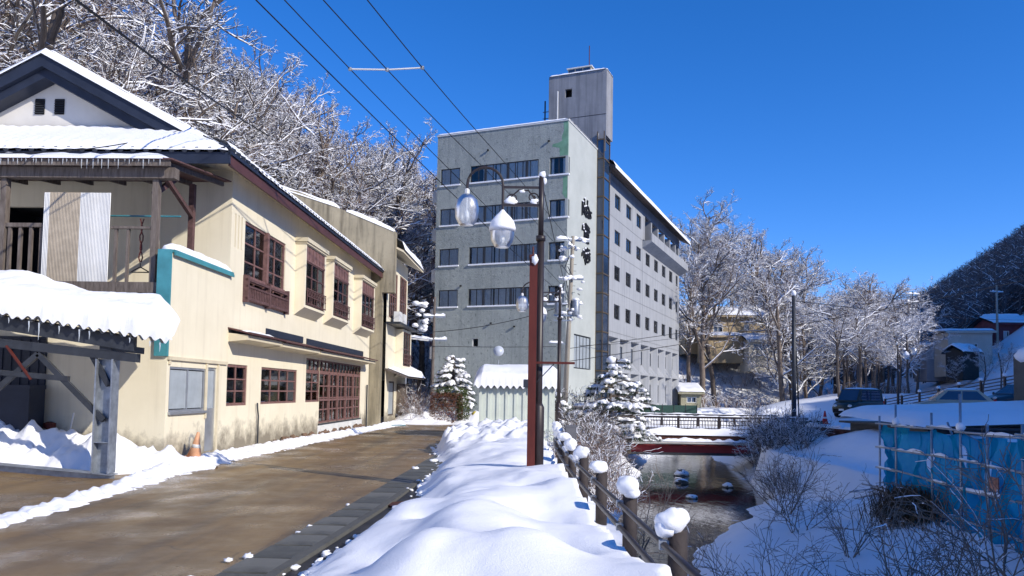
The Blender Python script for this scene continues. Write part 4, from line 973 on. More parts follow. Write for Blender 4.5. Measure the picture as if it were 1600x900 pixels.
# rear balconies showing past the road front
for i, z in enumerate((18.2,15.0,11.6,8.3,5.2)):
    b_ = MB().box(1.0,11.3,z-1.0,2.4,12.2,z+.0); bo = b_.build('rear_balcony', M['white_wall'], hotel)
    r_ = MB()
    for k_ in range(6): r_.box(1.02,11.4+k_*.15,z,1.06,11.45+k_*.15,z+1.0)
    r_.box(1.0,11.32,z+1.0,1.08,12.2,z+1.08); r_.build('railing', M['rust'], bo)
    snow_ribbon('balcony_snow', [(1.2,11.4,z),(1.2,12.1,z)], .4, .2, bo, seed=i*1.)

# ================================================================ white ribbed shed
shed = thing('garbage_shed', (-1.08, 26, 0), R(-1.5), 'small white ribbed-metal shed with thick snow on its corrugated roof', 'shed')
mb = MB(); n_ = 26
for i in range(n_):
    x = 2.55*i/n_; d = .0 if i % 3 else .035; mb.box(x, -d, -.05, x+2.55/n_, .06, 1.74)
mb.box(0,.06,-.05,.06,2.4,1.74); mb.box(2.49,.06,-.05,2.55,2.4,1.74); mb.box(0.06,2.34,-.05,2.49,2.4,1.9); mb.build('ribbed_wall', plain('pale_green_white', (.56,.60,.52), .5, .1, 2), shed)
def shz(v): return 1.74+.42*math.sin(min(1,v)*math.pi*.9)
MB().grid(160, 6, lambda u, v: (-.15+2.85*u, -.2+2.8*v, shz(v)+.035*math.sin(u*2.85*2*math.pi/.21))).build('corrugated_roof', M['dark_steel'], shed, True)
MB().grid(150, 20, lambda u, v: (-.18+2.91*u, -.22+2.85*(v**1.5)+(-.05*math.exp(-((v-.15)/.1)**2)), shz(v**1.5)+(.05*math.sin(u*2.85*2*math.pi/.21)*max(0,1-v*7)-.03*max(0,1-v*9))+.04+.36*min(1,(v*7)**.6)*min(1,(u*10+.05)**.5)*min(1,((1-u)*10+.05)**.5)*(1+.1*fbm(u*3, v*3)))).build('roof_snow', M['snow'], shed, True)

# ================================================================ street lamps with glass globes
def lamp(loc, rz, label, snow_r=.1):
    t_ = thing('street_lamp', loc, rz, label, 'street lamp', None)
    # local frame: arm reaches toward -x
    p = MB().tube([(0,0,-.4),(0,0,3.60)], .058, 10).tube([(0,0,3.58),(0,0,3.66)], .075, 10).tube([(0,0,3.66),(0,0,4.60)], .042, 10).lathe([(.09,-.4),(.09,1.0),(.06,1.06)], n=10)
    p.build('pole', M['lamp_brown'], t_, True)
    a = MB().bar((0,0,4.42),(-.62,0,4.42),.035).bar((0,0,4.14),(-.62,0,4.14),.04); a.build('bracket', M['lamp_brown'], t_)
    arch = [(-.60,0,4.0),(-.60,0,4.45)]+[(-.88+.28*math.cos(q), 0, 4.45+.28*math.sin(q)) for q in [math.pi*k_/10 for k_ in range(1, 11)]]+[(-1.16,0,4.34)]
    MB().tube(arch, .022, 8).build('arch', M['lamp_brown'], t_)
    sc_ = MB()
    for (cx, cz, r0, s_) in ((-.13,4.26,.085,1),(-.45,4.24,.085,-1)):
        sc_.tube([(cx+s_*(r0*(1-q*.09))*math.cos(q), 0, cz+(r0*(1-q*.09))*math.sin(q)) for q in [k_*.6 for k_ in range(14)]], .012, 5)
    sc_.tube([(-.06,0,4.18),(-.2,0,4.37),(-.35,0,4.38),(-.55,0,4.2)], .012, 5)
    sc_.build('scroll', M['lamp_brown'], t_)
    sn = MB()
    for (cx, cz, r0) in ((-.11,4.20,.06),(-.48,4.20,.085),(-.3,4.36,.035)): sn.blob((cx,0,cz), r0, (1.25,.4,.8), .6, 2.4, 10, 8, cx)
    sn.build('scroll_snow', M['snow'], t_, True)
    MB().blob((.01,0,4.62), .055, (1,1,1.2), .5, 1.8, 9, 7, 3.).blob((.045,0,4.53), .035, (1,1,1.6), .5, 1.5, 8, 6, 4.).build('top_snow', M['snow'], t_, True)
    for (gx, gz, snowy) in ((-1.16, 4.33, False), (-.60, 3.99, True)):
        g = MB().lathe([(.03,-.02),(.09,-.05),(.16,-.12),(.188,-.25),(.178,-.40),(.12,-.51),(.105,-.52)], (gx,0,gz), 10); go = g.build('lamp_globe', M['globe'], t_, True)
        MB().lathe([(.02,.06),(.04,.04),(.04,-.02),(.02,-.03)], (gx,0,gz), 8).build('cap', M['white_metal'], go); MB().lathe([(.008,-.02),(.008,-.28),(.035,-.32),(.04,-.40),(.02,-.45)], (gx,0,gz), 8).build('bulb', plain('bulb_white', (.8,.8,.74), .3), go)
        if snowy: MB().lathe([(.0,.10),(.055,.03),(.125,-.04),(.18,-.11),(.207,-.21),(.205,-.27),(.19,-.26)], (gx,0,gz), 14).build('globe_snow', M['snow'], go, True)
    return t_
lamp((.42, 11.9, .37), 0, 'brown street lamp with two glass globes standing in the roadside snow')
lamp((1.45, 23.6, .25), 0, 'street lamp at the corner of the white shed')
lamp((27.55, 55, .9), R(180), 'street lamp in the shade beside the sloping fence', .1)
rp_ = thing('red_post', (.30, 11.75, .37), 0, 'square rust-red steel post with a thin side arm beside the lamp', 'post')
MB().box(-.05,-.06,-.4,.07,.06,3.33).build('post', M['rust_red'], rp_); MB().tube([(.0,0,3.33),(.0,0,3.46)], .015, 6).build('hook', M['rust_red'], rp_)
MB().blob((.03,-.08,3.25), .05, (1,.7,1.6), .4, 2, 8, 6, 1.).build('snow_dab', M['snow'], rp_, True)
MB().bar((.07,0,1.68),(.66,0,1.68),.035).build('side_arm', M['rust_red'], rp_); MB().tube([(.08,0,1.38),(.34,0,1.66)], .008, 5).build('stay', M['dark_steel'], rp_)
MB().box(-.12,-.09,1.30,-.05,-.02,1.42).build('bracket', M['dark_steel'], rp_)

# ================================================================ utility poles
def upole(loc, h, label, r=.15, lean=(0,0), arms=(), name='utility_pole', steps=True, mat='pole_conc'):
    t_ = thing(name, loc, 0, label, 'utility pole')
    top = (lean[0], lean[1], h); MB().tube([(0,0,-.5), top], [r, r*.62], 12).build('pole', M[mat], t_, True)
    for (z, L, ang) in arms:
        c = Vector((lean[0]*z/h, lean[1]*z/h, z)); d = Vector((math.cos(ang), math.sin(ang), 0))*L/2
        a = MB().bar(c-d, c+d, .09, .09).build('cross_arm', M['galv'], t_)
        for q in (-.95,-.5,.5,.95): MB().lathe([(.02,.04),(.05,.08),(.03,.12),(.05,.16),(.02,.2)], tuple(c+d*q), 8).build('insulator', M['white_metal'], a)
        snow_ribbon('arm_snow', [tuple(c-d+Vector((0,0,.05))), tuple(c+d+Vector((0,0,.05)))], .16, .14, a, 'snow', .8, 5, z)
    return t_
up = upole((3.15, 46, 0), 11.0, 'leaning concrete utility pole with transformers in front of the hotel', .17, (.42, 0), ((10.75,2.1,.2),(10.3,1.6,1.2),(8.4,1.5,.0)))
for (x, y, z) in ((-.42,-.1,6.3),(.62,-.1,6.2)):
    c = MB().lathe([(.0,0),(.22,0),(.23,.05),(.23,.85),(.2,.92),(.0,.95)], (x,y,z), 14).build('transformer', M['galv'], up, True)
    MB().lathe([(.22,.9),(.2,1.0),(.1,1.06),(0,1.08)], (x,y,z), 10).build('transformer_snow', M['snow'], c, True)
bx = MB().bar((-.7,-.1,6.2),(.9,-.1,6.2),.1).bar((-.7,-.1,5.9),(.3,-.1,5.9),.08).build('transformer_bracket', M['galv'], up)
sn = MB()
for i in range(34):
    z = random.choice((10.7,10.3,10.0,9.6,8.4,7.6,6.9,6.4,6.1)); sn.blob((z*.038+random.uniform(-.75,.75), random.uniform(-.3,.1), z+random.uniform(-.15,.2)), random.uniform(.06,.17), (1.3,1,.7), .6, 2, 7, 5, i)
sn.build('clinging_snow', M['snow'], up, True)['kind'] = 'stuff'
ins = MB()
for i in range(12):
    a = (random.uniform(-.8,.9), -.1, random.uniform(6,10)); ins.tube([a, (a[0]+random.uniform(-.5,.5), -.1, a[2]+random.uniform(-.8,.8))], .025, 5)
for z in (7.2,7.6,8.0,8.9,9.3): ins.bar((z*.038-.28,0,z),(z*.038+.28,0,z),.02)
ins.build('line_hardware', M['dark_steel'], up)
ua = MB().bar((-.95,-.1,4.55),(.1,0,4.5),.05).build('side_arm', M['galv'], up); snow_ribbon('arm_snow', [(-.95,-.1,4.57),(-.1,0,4.55)], .14, .12, ua, seed=2.2)
up2 = upole((-4.75, 46, 0), 7.2, 'short wooden pole with snowy transformer by the hotel corner', .11, (.08,0), ((6.0,1.3,.1),(4.6,1.6,.1)), mat='wood')
sn = MB()
for i in range(16): sn.blob((-.7+random.uniform(-.35,.3), -.1, random.uniform(5.2,7.4)), random.uniform(.1,.22), (1.2,1,.7), .6, 2, 7, 5, i+.5)
sn.build('clinging_snow', M['snow'], up2, True)['kind'] = 'stuff'
MB().lathe([(0,0),(.2,0),(.2,.8),(0,.85)], (-.75,.1,5.0), 10).build('transformer', M['galv'], up2)
up3 = upole((-6.25, 44.5, 0), 5.1, 'slim street pole with snow-capped light beside the row house', .09, (.25,0), ((4.6,.8,.1),), mat='galv')
MB().add([(0.35,-.1,4.55),(1.4,-.1,4.45),(1.4,.1,4.45),(.35,.1,4.55),(.35,-.1,4.66),(1.4,-.1,4.56),(1.4,.1,4.56),(.35,.1,4.66)], [(0,3,2,1),(4,5,6,7),(0,1,5,4),(1,2,6,5),(2,3,7,6),(3,0,4,7)]).build('light_head', M['white_metal'], up3); snow_ribbon('light_snow', [(.4,0,4.66),(1.4,0,4.56)], .25, .14, up3, seed=3.3)
up4 = upole((16.1, 44, -.6), 8.1, 'tall grey pole by the right end of the bridge', .155, (0,0), (), mat='dark_steel')
MB().blob((0,0,8.1), .14, (1,1,1.2), .4, 1.5, 9, 7, 2.).build('top_snow', M['snow'], up4, True)
for i in range(9): MB().blob((-.13,0,1+i*.8), .05, (1,1,.8), .5, 2, 7, 5, i).build('snow_dab', M['snow'], up4, True)
up5 = upole((16.5, 44.2, -.4), 4.6, 'thin dark pole leaning beside the tall grey bridge pole', .05, (-.18,0), (), mat='black')
up6 = upole((69.4, 110, 6), 12.0, 'pole with snowy crossarm in front of the maroon house', .2, (0,0), ((11.0,2.2,.2),), mat='pole_conc')
up7 = upole((61.5, 118, 7), 11.0, 'thin pylon-like pole on the dark hillside', .14, (0,0), ((10.6,2.5,.2),(9.4,2.0,.2),(8.2,1.6,.2)), mat='dark_steel')
# convex mirror on a post
mr = thing('traffic_mirror', tuple(at(779,553,44).xy)+(0,), 0, 'round pale traffic mirror on a thin post before the hotel', 'traffic mirror')
MB().tube([(0,0,-.1),(0,0,3.4)], .04, 6).build('post', M['galv'], mr); MB().tube([(0,.0,3.9),(0,-.08,3.92)], [.30,.30], 18).build('mirror', plain('mirror_white', (.5,.54,.6), .15, .05, 2, 0, 40, 1.), mr, True)

# ================================================================ overhead cables
def cable(pts, r, label, sag=.0, name='overhead_cable', mat='black'):
    a, b = Vector(pts[0]), Vector(pts[-1]); n = 24
    P = [a+(b-a)*i/n-Vector((0,0,sag*4*(i/n)*(1-i/n))) for i in range(n+1)]
    o = MB().tube(P, r, 5).build(name, M[mat]); return tag(o, label, 'cable', 'overhead cables')
A = lambda x, y, Y: tuple(at(x, y, Y))
spc = []
for (p0, pm, p1, lab) in (((450,0),(547,108),(880,448),'left of the three cables joined by the white spacer'),((517,0),(605,109),(885,400),'middle of the three cables joined by the white spacer'),((590,0),(660,106),(900,388),'right of the three cables joined by the white spacer')):
    a = at(p0[0]-60, p0[1]-75, 13.2); b = at(p1[0], p1[1], 46); m = at(pm[0], pm[1], 17.5)
    n = 30; P = []
    for i in range(n+1):
        t = i/n; q = a*(1-t)+b*t; P.append(q)
    # bend through the spacer
    k_ = min(range(n+1), key=lambda i: abs(P[i].y-m.y)); off = m-P[k_]
    P = [p+off*math.exp(-((i-k_)/9.)**2) for i, p in enumerate(P)]
    spc.append(P[k_]); tag(MB().tube(P, .012, 5).build('overhead_cable', M['black']), lab, 'cable', 'overhead cables')
sp = thing('cable_spacer', tuple(spc[1]), 0, 'white bar spacer clamped across three overhead cables', 'spacer')
for a, b in ((0,1),(1,2)): MB().tube([spc[a]-spc[1], spc[b]-spc[1]], .022, 6).build('spacer_bar', M['white_metal'], sp)
for q in spc: MB().blob(q-spc[1], .05, (1,1,1), .3, 2, 8, 6).build('clamp', M['galv'], sp)
cable([A(340,-60,12), A(890,470,46)], .013, 'cable slanting down past the treetops, left of the spacer cables', .2)
cable([A(60,-45,9), A(420,212,26)], .022, 'thick dark cable crossing above the snowy gable', .1)
cable([A(0,239,14.6), A(300,198,18.5)], .012, 'thin cable sagging across the snowy front eave', .18)
cable([A(885,565,46), A(1600,438,60)], .02, 'long cable above the bridge to the right', .3); cable([A(885,545,46), A(1600,430,75)], .018, 'upper thin cable above the bridge to the right', .3)
cable([A(640,520,44), A(888,475,46)], .02, 'cable between the short pole and the transformer pole', .4); cable([A(640,540,44), A(1060,528,80)], .018, 'low cable across the hotel front', .4)
cable([A(1240,470,44), A(1600,500,110)], .02, 'cable from the bridge pole toward the maroon house', .3)
cable([A(846,282,11.9), A(898,500,46)], .008, 'thin wire from the near lamp top to the transformer pole', .2)

# ================================================================ guard fence along the river
gf = thing('guard_fence', (1.1, 5.5, -.1), 0, 'dark riverside guard fence of posts and twin rails capped with snow', 'fence')
FX = [(5.5,1.19),(7.5,1.16),(9.5,1.12),(11.5,1.09),(13.5,1.08),(15.5,1.10),(17.5,1.13),(19.5,1.2),(21.5,1.3)]
pm_ = MB().tube([(0,0,-.25),(0,0,.72)], .070, 14).mesh('post', plain('brown_post', (.045,.036,.034), .75, .3, 8, .3), True)
caps = []
for s_ in (1., 2.2, 3.7, 5.1):
    mb = MB(); mb.blob((-.02,0,.07), .125, (1.05,1,.85), .32, 1.1, 16, 12, s_); mb.blob((-.075,-.03,.015), .085, (1,1,.95), .3, 1.2, 14, 10, s_+.7); mb.blob((.05,.02*math.sin(s_*3),.10), .09, (1,1,.8), .3, 1.2, 14, 10, s_+1.9); mb.v = [(x, y, z if z > -.02 else -.02+(z+.02)*.6) for x, y, z in mb.v]
    caps.append(mb.mesh('snow_cap', M['snow'], True))
for i, (y, x) in enumerate(FX):
    o = link('post', pm_, gf); o.location = (x-1.1, y-5.5, .02); c = link('snow_cap', caps[i % 4], gf); c.location = (x-1.1-.035, y-5.5, .74); c.rotation_euler = (0,0,i*1.9); k_ = (.86,.82,.85,.85,.9,1.0,.9,.95,.9,1.)[i]; c.scale = (k_, k_, k_*(1.05+.15*math.sin(i*2.3)))
for dz in (.64, .42):
    MB().tube([(x-1.1-.10, y-5.5, dz) for y, x in [(1.5,1.23)]+FX], .026, 10).build('rail', M['lamp_brown'], gf, True)
for i, (y, x) in enumerate(FX):
    for dz in (.64,.42): MB().box(x-1.1-.13,y-5.5-.025,dz-.032,x-1.1-.05,y-5.5+.025,dz+.032).build('rail_clamp', M['galv'], gf)
for i in range(8):
    (y0, x0), (y1, x1) = FX[i], FX[i+1]
    if i >= 3: snow_ribbon('rail_snow', [(x0-1.2,y0-5.4,.66),(x1-1.2,y0-5.5+(y1-y0)*.6,.66)], .06, .04, gf, seed=i*.7)
# grey end box at the fence
eb = MB().box(-.12,-.12,0,.12,.12,.95).box(-.13,-.13,.93,.13,.13,.97).build('fence_end_box', plain('grey_box', (.13,.13,.14), .7), None); eb.location = (1.35, 17.4, -.1); tag(eb, 'grey square post at the far end of the guard fence', 'post')

# ================================================================ bridge
br = thing('bridge', (3.2, 38.6, 0), R(-1.0), 'low red-girdered road bridge with snowy deck and dark railing', 'bridge')
L = 11.6
MB().box(-1.5,.1,-.62,L,5.0,-.42).build('deck', M['concrete'], br)
MB().box(-1.5,-.02,-.66,L,.1,-.28).build('edge_beam', M['rust'], br)
MB().box(.3,.25,-1.32,L-.1,.4,-.72).box(.3,.12,-.98,L-.1,.5,-.95).build('red_girder', M['red_girder'], br); MB().box(.3,.1,-1.42,L-.1,.55,-1.30).build('girder_flange', M['dark_steel'], br)
MB().box(.3,2.5,-1.32,L-.1,2.65,-.72).build('red_girder', M['red_girder'], br)
MB().tube([(-1.2,-.16,-.78),(L,-.16,-.78)], .09, 10).build('pipe', M['white_wall'], br, True); snow_ribbon('pipe_snow', [(-1,-.16,-.72),(L,-.16,-.72)], .24, .13, br, amp=.7, seed=5.5)
snow_ribbon('deck_snow', [(-1.4,.25,-.42),(L,.25,-.42)], .7, .34, br, amp=.3, seed=6.5)
MB().grid(24, 6, lambda u, v: (-1.4+13*u, .5+4.4*v, -.38+.22*(1+.3*fbm(u*9, v*3)))).build('deck_snow', M['snow'], br, True)
for (yy, n0) in ((.12, 0), (4.8, 1)):
    for i in range(7):
        x = -.9+i*2.02
        MB().box(x-.06,yy-.05,-.4,x+.06,yy+.05,.54).build('railing_post', M['lamp_brown'], br)
    MB().box(-1.4,yy-.04,.44,L,yy+.04,.52).box(-1.4,yy-.03,.28,L,yy+.03,.33).box(-1.4,yy-.02,-.1,L,yy+.02,-.06).build('railing_rail', M['lamp_brown'], br)
    bl = MB()
    for i in range(86): bl.box(-1.3+i*.15,yy-.01,-.3,-1.28+i*.15,yy+.01,.28)
    bl.build('balusters', M['lamp_brown'], br)['kind'] = 'stuff'
    snow_ribbon('railing_snow', [(-1.3,yy,.52),(L-.1,yy,.52)], .1, .05, br, amp=.9, seed=yy)
MB().box(L-.2,-.2,-.6,L+.6,.5,.40).build('end_pillar', M['black'], br); MB().box(-1.6,.1,-2.6,.2,5,-.66).box(L-.3,.1,-2.6,L+1.2,5,-.66).build('abutment', M['firewall'], br)
# ================================================================ RIGHT BANK
sc = thing('scaffold', (9.3, 19.2, -.9), 0, 'pipe scaffold hung with blue netting on the snowy river bank', 'scaffold')
def sp_(i, n=6): return Vector((9.45-.75*i/n, 19.2-6.3*i/n, 0))
O = Vector((9.3, 19.2, -.9))
PY_ = [0,.16,.46,.66,.82,1.0,1.25]
pts = [Vector((9.15-.62*t, 19.2-6.3*t, 0))-Vector((O.x,O.y,0)) for t in PY_]
for i, p in enumerate(pts):
    top = (2.05,2.35,2.2,2.6,2.05,2.1,2.2)[i]; o = MB().tube([p+Vector((0,0,-.5)), p+Vector((0,0,top))], .024, 8).build('upright', M['galv'], sc, True)
    if i in (1,3): MB().blob(p+Vector((0,0,1.95)), .08, (1,1,1.3), .5, 2, 8, 6, i).build('snow_dab', M['snow'], o, True)
for (z, sn_) in ((1.88,True),(1.32,True),(.78,True),(.18,False)):
    for a, b in zip(pts, pts[1:]):
        d_ = random.uniform(-.05,.05); q0 = a+Vector((-.04,.12,z+d_)); q1 = b+Vector((-.04,-.12,z+d_*.3))
        o = MB().tube([q0, q1], .022, 8).build('ledger', M['galv'], sc, True)
        if sn_ and random.random() < .8: snow_ribbon('ledger_snow', [tuple(q0+(q1-q0)*.15+Vector((0,0,.02))), tuple(q0+(q1-q0)*random.uniform(.5,.95)+Vector((0,0,.02)))], .05, .035, o, amp=1.2, seed=z+a.y)
for (a, b) in (((.0,.3,-.6),(.3,-.6,.6)),((-.1,-2.9,2.0),(-.25,-4.1,.6)),((-.55,.1,.35),(.35,-1.4,.25)),((-.75,.35,.12),(.5,.9,.2)),((-.2,-4.2,.9),(-.4,-5.6,.1)),((-.6,.4,-.05),(-.1,-.6,.28))):
    MB().tube([a, b], .022, 8).build('brace', M['galv'], sc, True)
MB().box(-.3,-1.7,.22,.35,.2,.26).build('plank', M['wood'], sc); snow_ribbon('plank_snow', [(0,.1,.26),(-.05,-1.6,.26)], .45, .07, sc, amp=.8, seed=4.4)
for i, (a, b) in enumerate(zip(pts, pts[1:])):
    top = 1.86; bot = (.16,.10,-.05,-.2,-.42,-.5)[i]
    def net(u, v, a=a, b=b, i=i):
        p = a+(b-a)*u; z = bot+(top-bot)*v-.10*math.sin(u*math.pi)*v
        w_ = .05*math.sin(u*15+i*2+v*2.5)*(.3+.7*(1-v))+.20*fbm(u*2.2+i*3, v*2.6)+.06*abs(fbm(u*7+i, v*3+2))+.12*math.exp(-((u-.35-.15*v)/.05)**2)
        return (p.x+.05+w_, p.y, z)
    MB().grid(40, 16, net).build('net_panel', M['blue'], sc, True)
lb = MB().box(0,0,0,.02,.26,.26).build('red_white_notice', plain('notice_red', (.36,.16,.11), .6, .6, 9), sc); lb.location = (-.72,-5.55,.86)
# sheet-pile wall and the low shed behind the netting
rw_ = thing('sheet_pile_wall', (13.9, 36.4, -1.3), R(-84), 'rusty brown sheet-pile wall below the parked van', 'wall')
for i in range(14):
    x = i*.52; MB().prism([(x,0),(x+.1,.12),(x+.36,.12),(x+.46,0),(x+.52,0),(x+.52,.03),(x+.47,.03),(x+.37,.15),(x+.09,.15),(x-.0,.03)], -.6, 1.42, 'z').build('pile', M['rust'], rw_)
MB().box(-.1,-.06,1.42,7.4,.2,1.52).build('capping', M['rust'], rw_); snow_ribbon('cap_snow', [(0,.08,1.52),(7.3,.08,1.52)], .25, .1, rw_, amp=1., seed=1.7)
MB().box(3.2,-.02,-.6,3.5,-.10,1.42).build('stiffener', M['rust_red'], rw_)
ls = thing('low_shed', (13.2, 24.5, -.3), R(3), 'low dark shed under a deep snow roof behind the blue netting', 'shed')
MB().box(0,0,-.6,8.5,5.0,.92).build('wall', M['dark_steel'], ls)
MB().grid(40, 14, lambda u, v: (-.3+9.2*u, -.35+5.7*v, 1.0+.045*(9.2*u)+.1*v*2+.34*min(1,(v*6)**.5)*min(1,(u*9)**.5)*(1+.15*fbm(u*4, v*3)))).build('roof_snow', M['snow'], ls, True)
MB().box(-.3,-.3,.93,8.8,5.3,1.0).build('roof', M['dark_steel'], ls)
gp = thing('gate_pillar', (20.2, 30.2, 1.0), 0, 'dark stone gate pillar with a snow cap at the right edge', 'pillar')
MB().box(-.15,-.3,-1.0,.75,.6,2.35).build('shaft', M['concrete'], gp); MB().blob((.3,.15,2.35), .62, (1,1,.55), .2, 1.3, 14, 8, 2.).build('snow_cap', M['snow'], gp, True); MB().box(.0,-.33,.75,.25,-.30,.98).build('name_plate', M['white_metal'], gp)
# cars
def car(loc, rz, label, paint, L=3.4, W=1.48, H=1.8, hood=.55, belt=1.0, boxy=True, rear=.1, snow=True):
    c = thing('parked_car', loc, rz, label, 'car', 'cars parked across the river')
    # front points to -x
    st = [(-L/2,.35,.55,.80),(-L/2+.08,.28,.72,.93),(-L/2+.25,.25,.84 if boxy else .72,.98),(-L/2+hood,.25,belt*.97,1.),(0,.25,belt,1.),(L/2-.25,.25,belt,1.),(L/2-.06,.28,belt*.97,.96),(L/2,.38,belt*.75,.88)]
    mb = MB()
    for x, z0, z1, k_ in st:
        w_ = W/2*k_; mb.v += [(x,-w_*.92,z0),(x,-w_,z0+.18),(x,-w_,z1-.12),(x,-w_*.93,z1),(x,w_*.93,z1),(x,w_,z1-.12),(x,w_,z0+.18),(x,w_*.92,z0)]
    for i in range(len(st)-1):
        for j in range(8): mb.f.append((i*8+j, i*8+(j+1)%8, (i+1)*8+(j+1)%8, (i+1)*8+j))
    mb.f += [tuple(range(8))[::-1], tuple(range((len(st)-1)*8, len(st)*8))]
    body = mb.build('body', paint, c, True); w2 = W/2*.93; wr = W/2*(.86 if boxy else .72)
    xa, xb, xc, xd = -L/2+hood, -L/2+hood+(.45 if boxy else .75), L/2-(.25 if boxy else .75), L/2-rear
    g = MB(); g.v = [(xa,-w2,belt-.02),(xd,-w2,belt-.02),(xd,w2,belt-.02),(xa,w2,belt-.02),(xb,-wr,H),(xc,-wr,H),(xc,wr,H),(xb,wr,H)]
    g.f = [(4,5,6,7),(0,1,5,4),(1,2,6,5),(2,3,7,6),(3,0,4,7)]; cabn = g.build('cabin', paint, c)
    def quad(P, name, e=.012):
        n_ = (P[1]-P[0]).cross(P[3]-P[0]).normalized()*e; q = MB().add([tuple(p+n_) for p in P]+[tuple(p) for p in P], [(0,1,2,3),(0,4,5,1),(1,5,6,2),(2,6,7,3),(3,7,4,0)]); q.build(name, M['dark_glass'], cabn)
    V_ = [Vector(v) for v in g.v]
    def sub(a, b, d_, c_, u0, u1, v0, v1):
        f_ = lambda u, v: (a*(1-u)+b*u)*(1-v)+(d_*(1-u)+c_*u)*v
        return [f_(u0,v0), f_(u1,v0), f_(u1,v1), f_(u0,v1)]
    for (u0, u1) in ((.10,.46),(.50,.90)):
        quad(sub(V_[0],V_[1],V_[4],V_[5],u0,u1,.12,.88), 'side_window'); quad(sub(V_[2],V_[3],V_[6],V_[7],1-u1,1-u0,.12,.88), 'side_window')
    quad(sub(V_[3],V_[0],V_[7],V_[4],.06,.94,.1,.92), 'windscreen'); quad(sub(V_[1],V_[2],V_[5],V_[6],.08,.92,.15,.9), 'rear_window')
    for x in (-L/2+.62, L/2-.62):
        for s_ in (-1, 1):
            t_ = MB().tube([(x,s_*(W/2-.17),.29),(x,s_*(W/2+.01),.29)], .29, 18).build('wheel', M['rubber'], c, True); MB().tube([(x,s_*(W/2-.02),.29),(x,s_*(W/2+.02),.29)], .17, 12).build('rim', M['alu'], t_)
    for s_ in (-1, 1):
        MB().blob((-L/2+.1,s_*W*.33,.70), .13, (.5,1.2,.8), 0, 1, 10, 8).build('headlight', M['white_metal'], c, True); MB().box(L/2-.1,s_*W*.42-.08,.7,L/2+.01,s_*W*.42+.08,1.05).build('tail_light', M['red_plastic'], c)
        MB().blob((xa+.2,s_*(W/2+.1),belt+.06), .1, (.5,.8,.8), 0, 1, 8, 6).build('wing_mirror', paint, c, True)
    MB().box(-L/2-.03,-W*.38,.3,-L/2+.1,W*.38,.5).build('bumper', M['rubber'], c); MB().box(-L/2-.04,-.17,.42,-L/2-.03,.17,.54).build('number_plate', M['white_metal'], c)
    if snow: MB().grid(10, 8, lambda u, v: (xb+.0+(xc-xb)*u, -wr+2*wr*v, H+.01+.09*(1-abs(2*u-1)**5)*(1-abs(2*v-1)**5)*(1+.3*fbm(u*3,v*3)))).build('roof_snow', M['snow'], c, True)
    return c
pg = plain('dark_green_car_paint', (.022,.030,.022), .3, .1, 2, 0, 40, .6); pb = plain('beige_car_paint', (.40,.35,.25), .3, .08, 2, 0, 40, .6); pk = plain('black_car_paint', (.016,.016,.02), .3, .1, 2, 0, 40, .6)
car((21.55, 48, .35), R(33), 'boxy dark green van parked by the river wall', pg, 3.4, 1.5, 1.75)
car((23.0, 40.5, .55), R(-20), 'beige hatchback parked half behind the snow', pb, 3.9, 1.65, 1.52, .95, .95, False, .05, True)
car((26.7, 40.3, .95), R(8), 'black saloon parked at the right edge behind the snow', pk, 4.4, 1.7, 1.45, 1.1, .92, False, .5, True)
cone((17.05, 42, .12), (0,0,.2), 'bright red traffic cone on the snow left of the green van', .72, 'red_plastic', .18)
# sloping fence of the upper road
uf = thing('road_fence', (27.6, 57, .6), 0, 'dark four-rail road fence with snow-capped posts climbing to the right', 'fence')
fp = [Vector((i*.26, -i*1.9, .02+.24*i)) for i in range(9)]
for i, p in enumerate(fp):
    o = MB().box(p.x-.06,p.y-.06,p.z-.5,p.x+.06,p.y+.06,p.z+.95).build('post', M['lamp_brown'], uf); MB().blob((p.x,p.y,p.z+1.0), .12, (1,1,.9), .3, 2, 9, 7, i).build('snow_cap', M['snow'], o, True)
for dz in (.25,.45,.65,.85): MB().tube([p+Vector((0,0,dz)) for p in fp], .035, 6).build('rail', M['lamp_brown'], uf)
gfn = thing('green_mesh_fence', tuple(at(998,642,60).xy)+(-.1,), R(15), 'dark green mesh fence at the foot of the grey hotel wing', 'fence')
MB().box(0,0,0,5.0,.03,.85).build('mesh_panel', plain('green_mesh', (.02,.06,.05), .7, .3, 12), gfn)
for i in range(6): MB().box(i-.02,-.03,-.1,i+.02,.0,.95).build('post', M['dark_steel'], gfn)
tp = MB().grid(20, 16, lambda u, v: (2.4*(u-.5), 1.6*(v-.5), .75*math.sin(u*math.pi)**.6*math.sin(v*math.pi)**.6*(1+.2*fbm(u*3, v*3)))).build('tarp_heap', M['snow'], None, True); tp.location = tuple(at(1208,645,52).xy)+(.05,); tag(tp, 'snowy heap under a sheet at the far end of the bridge', 'heap')

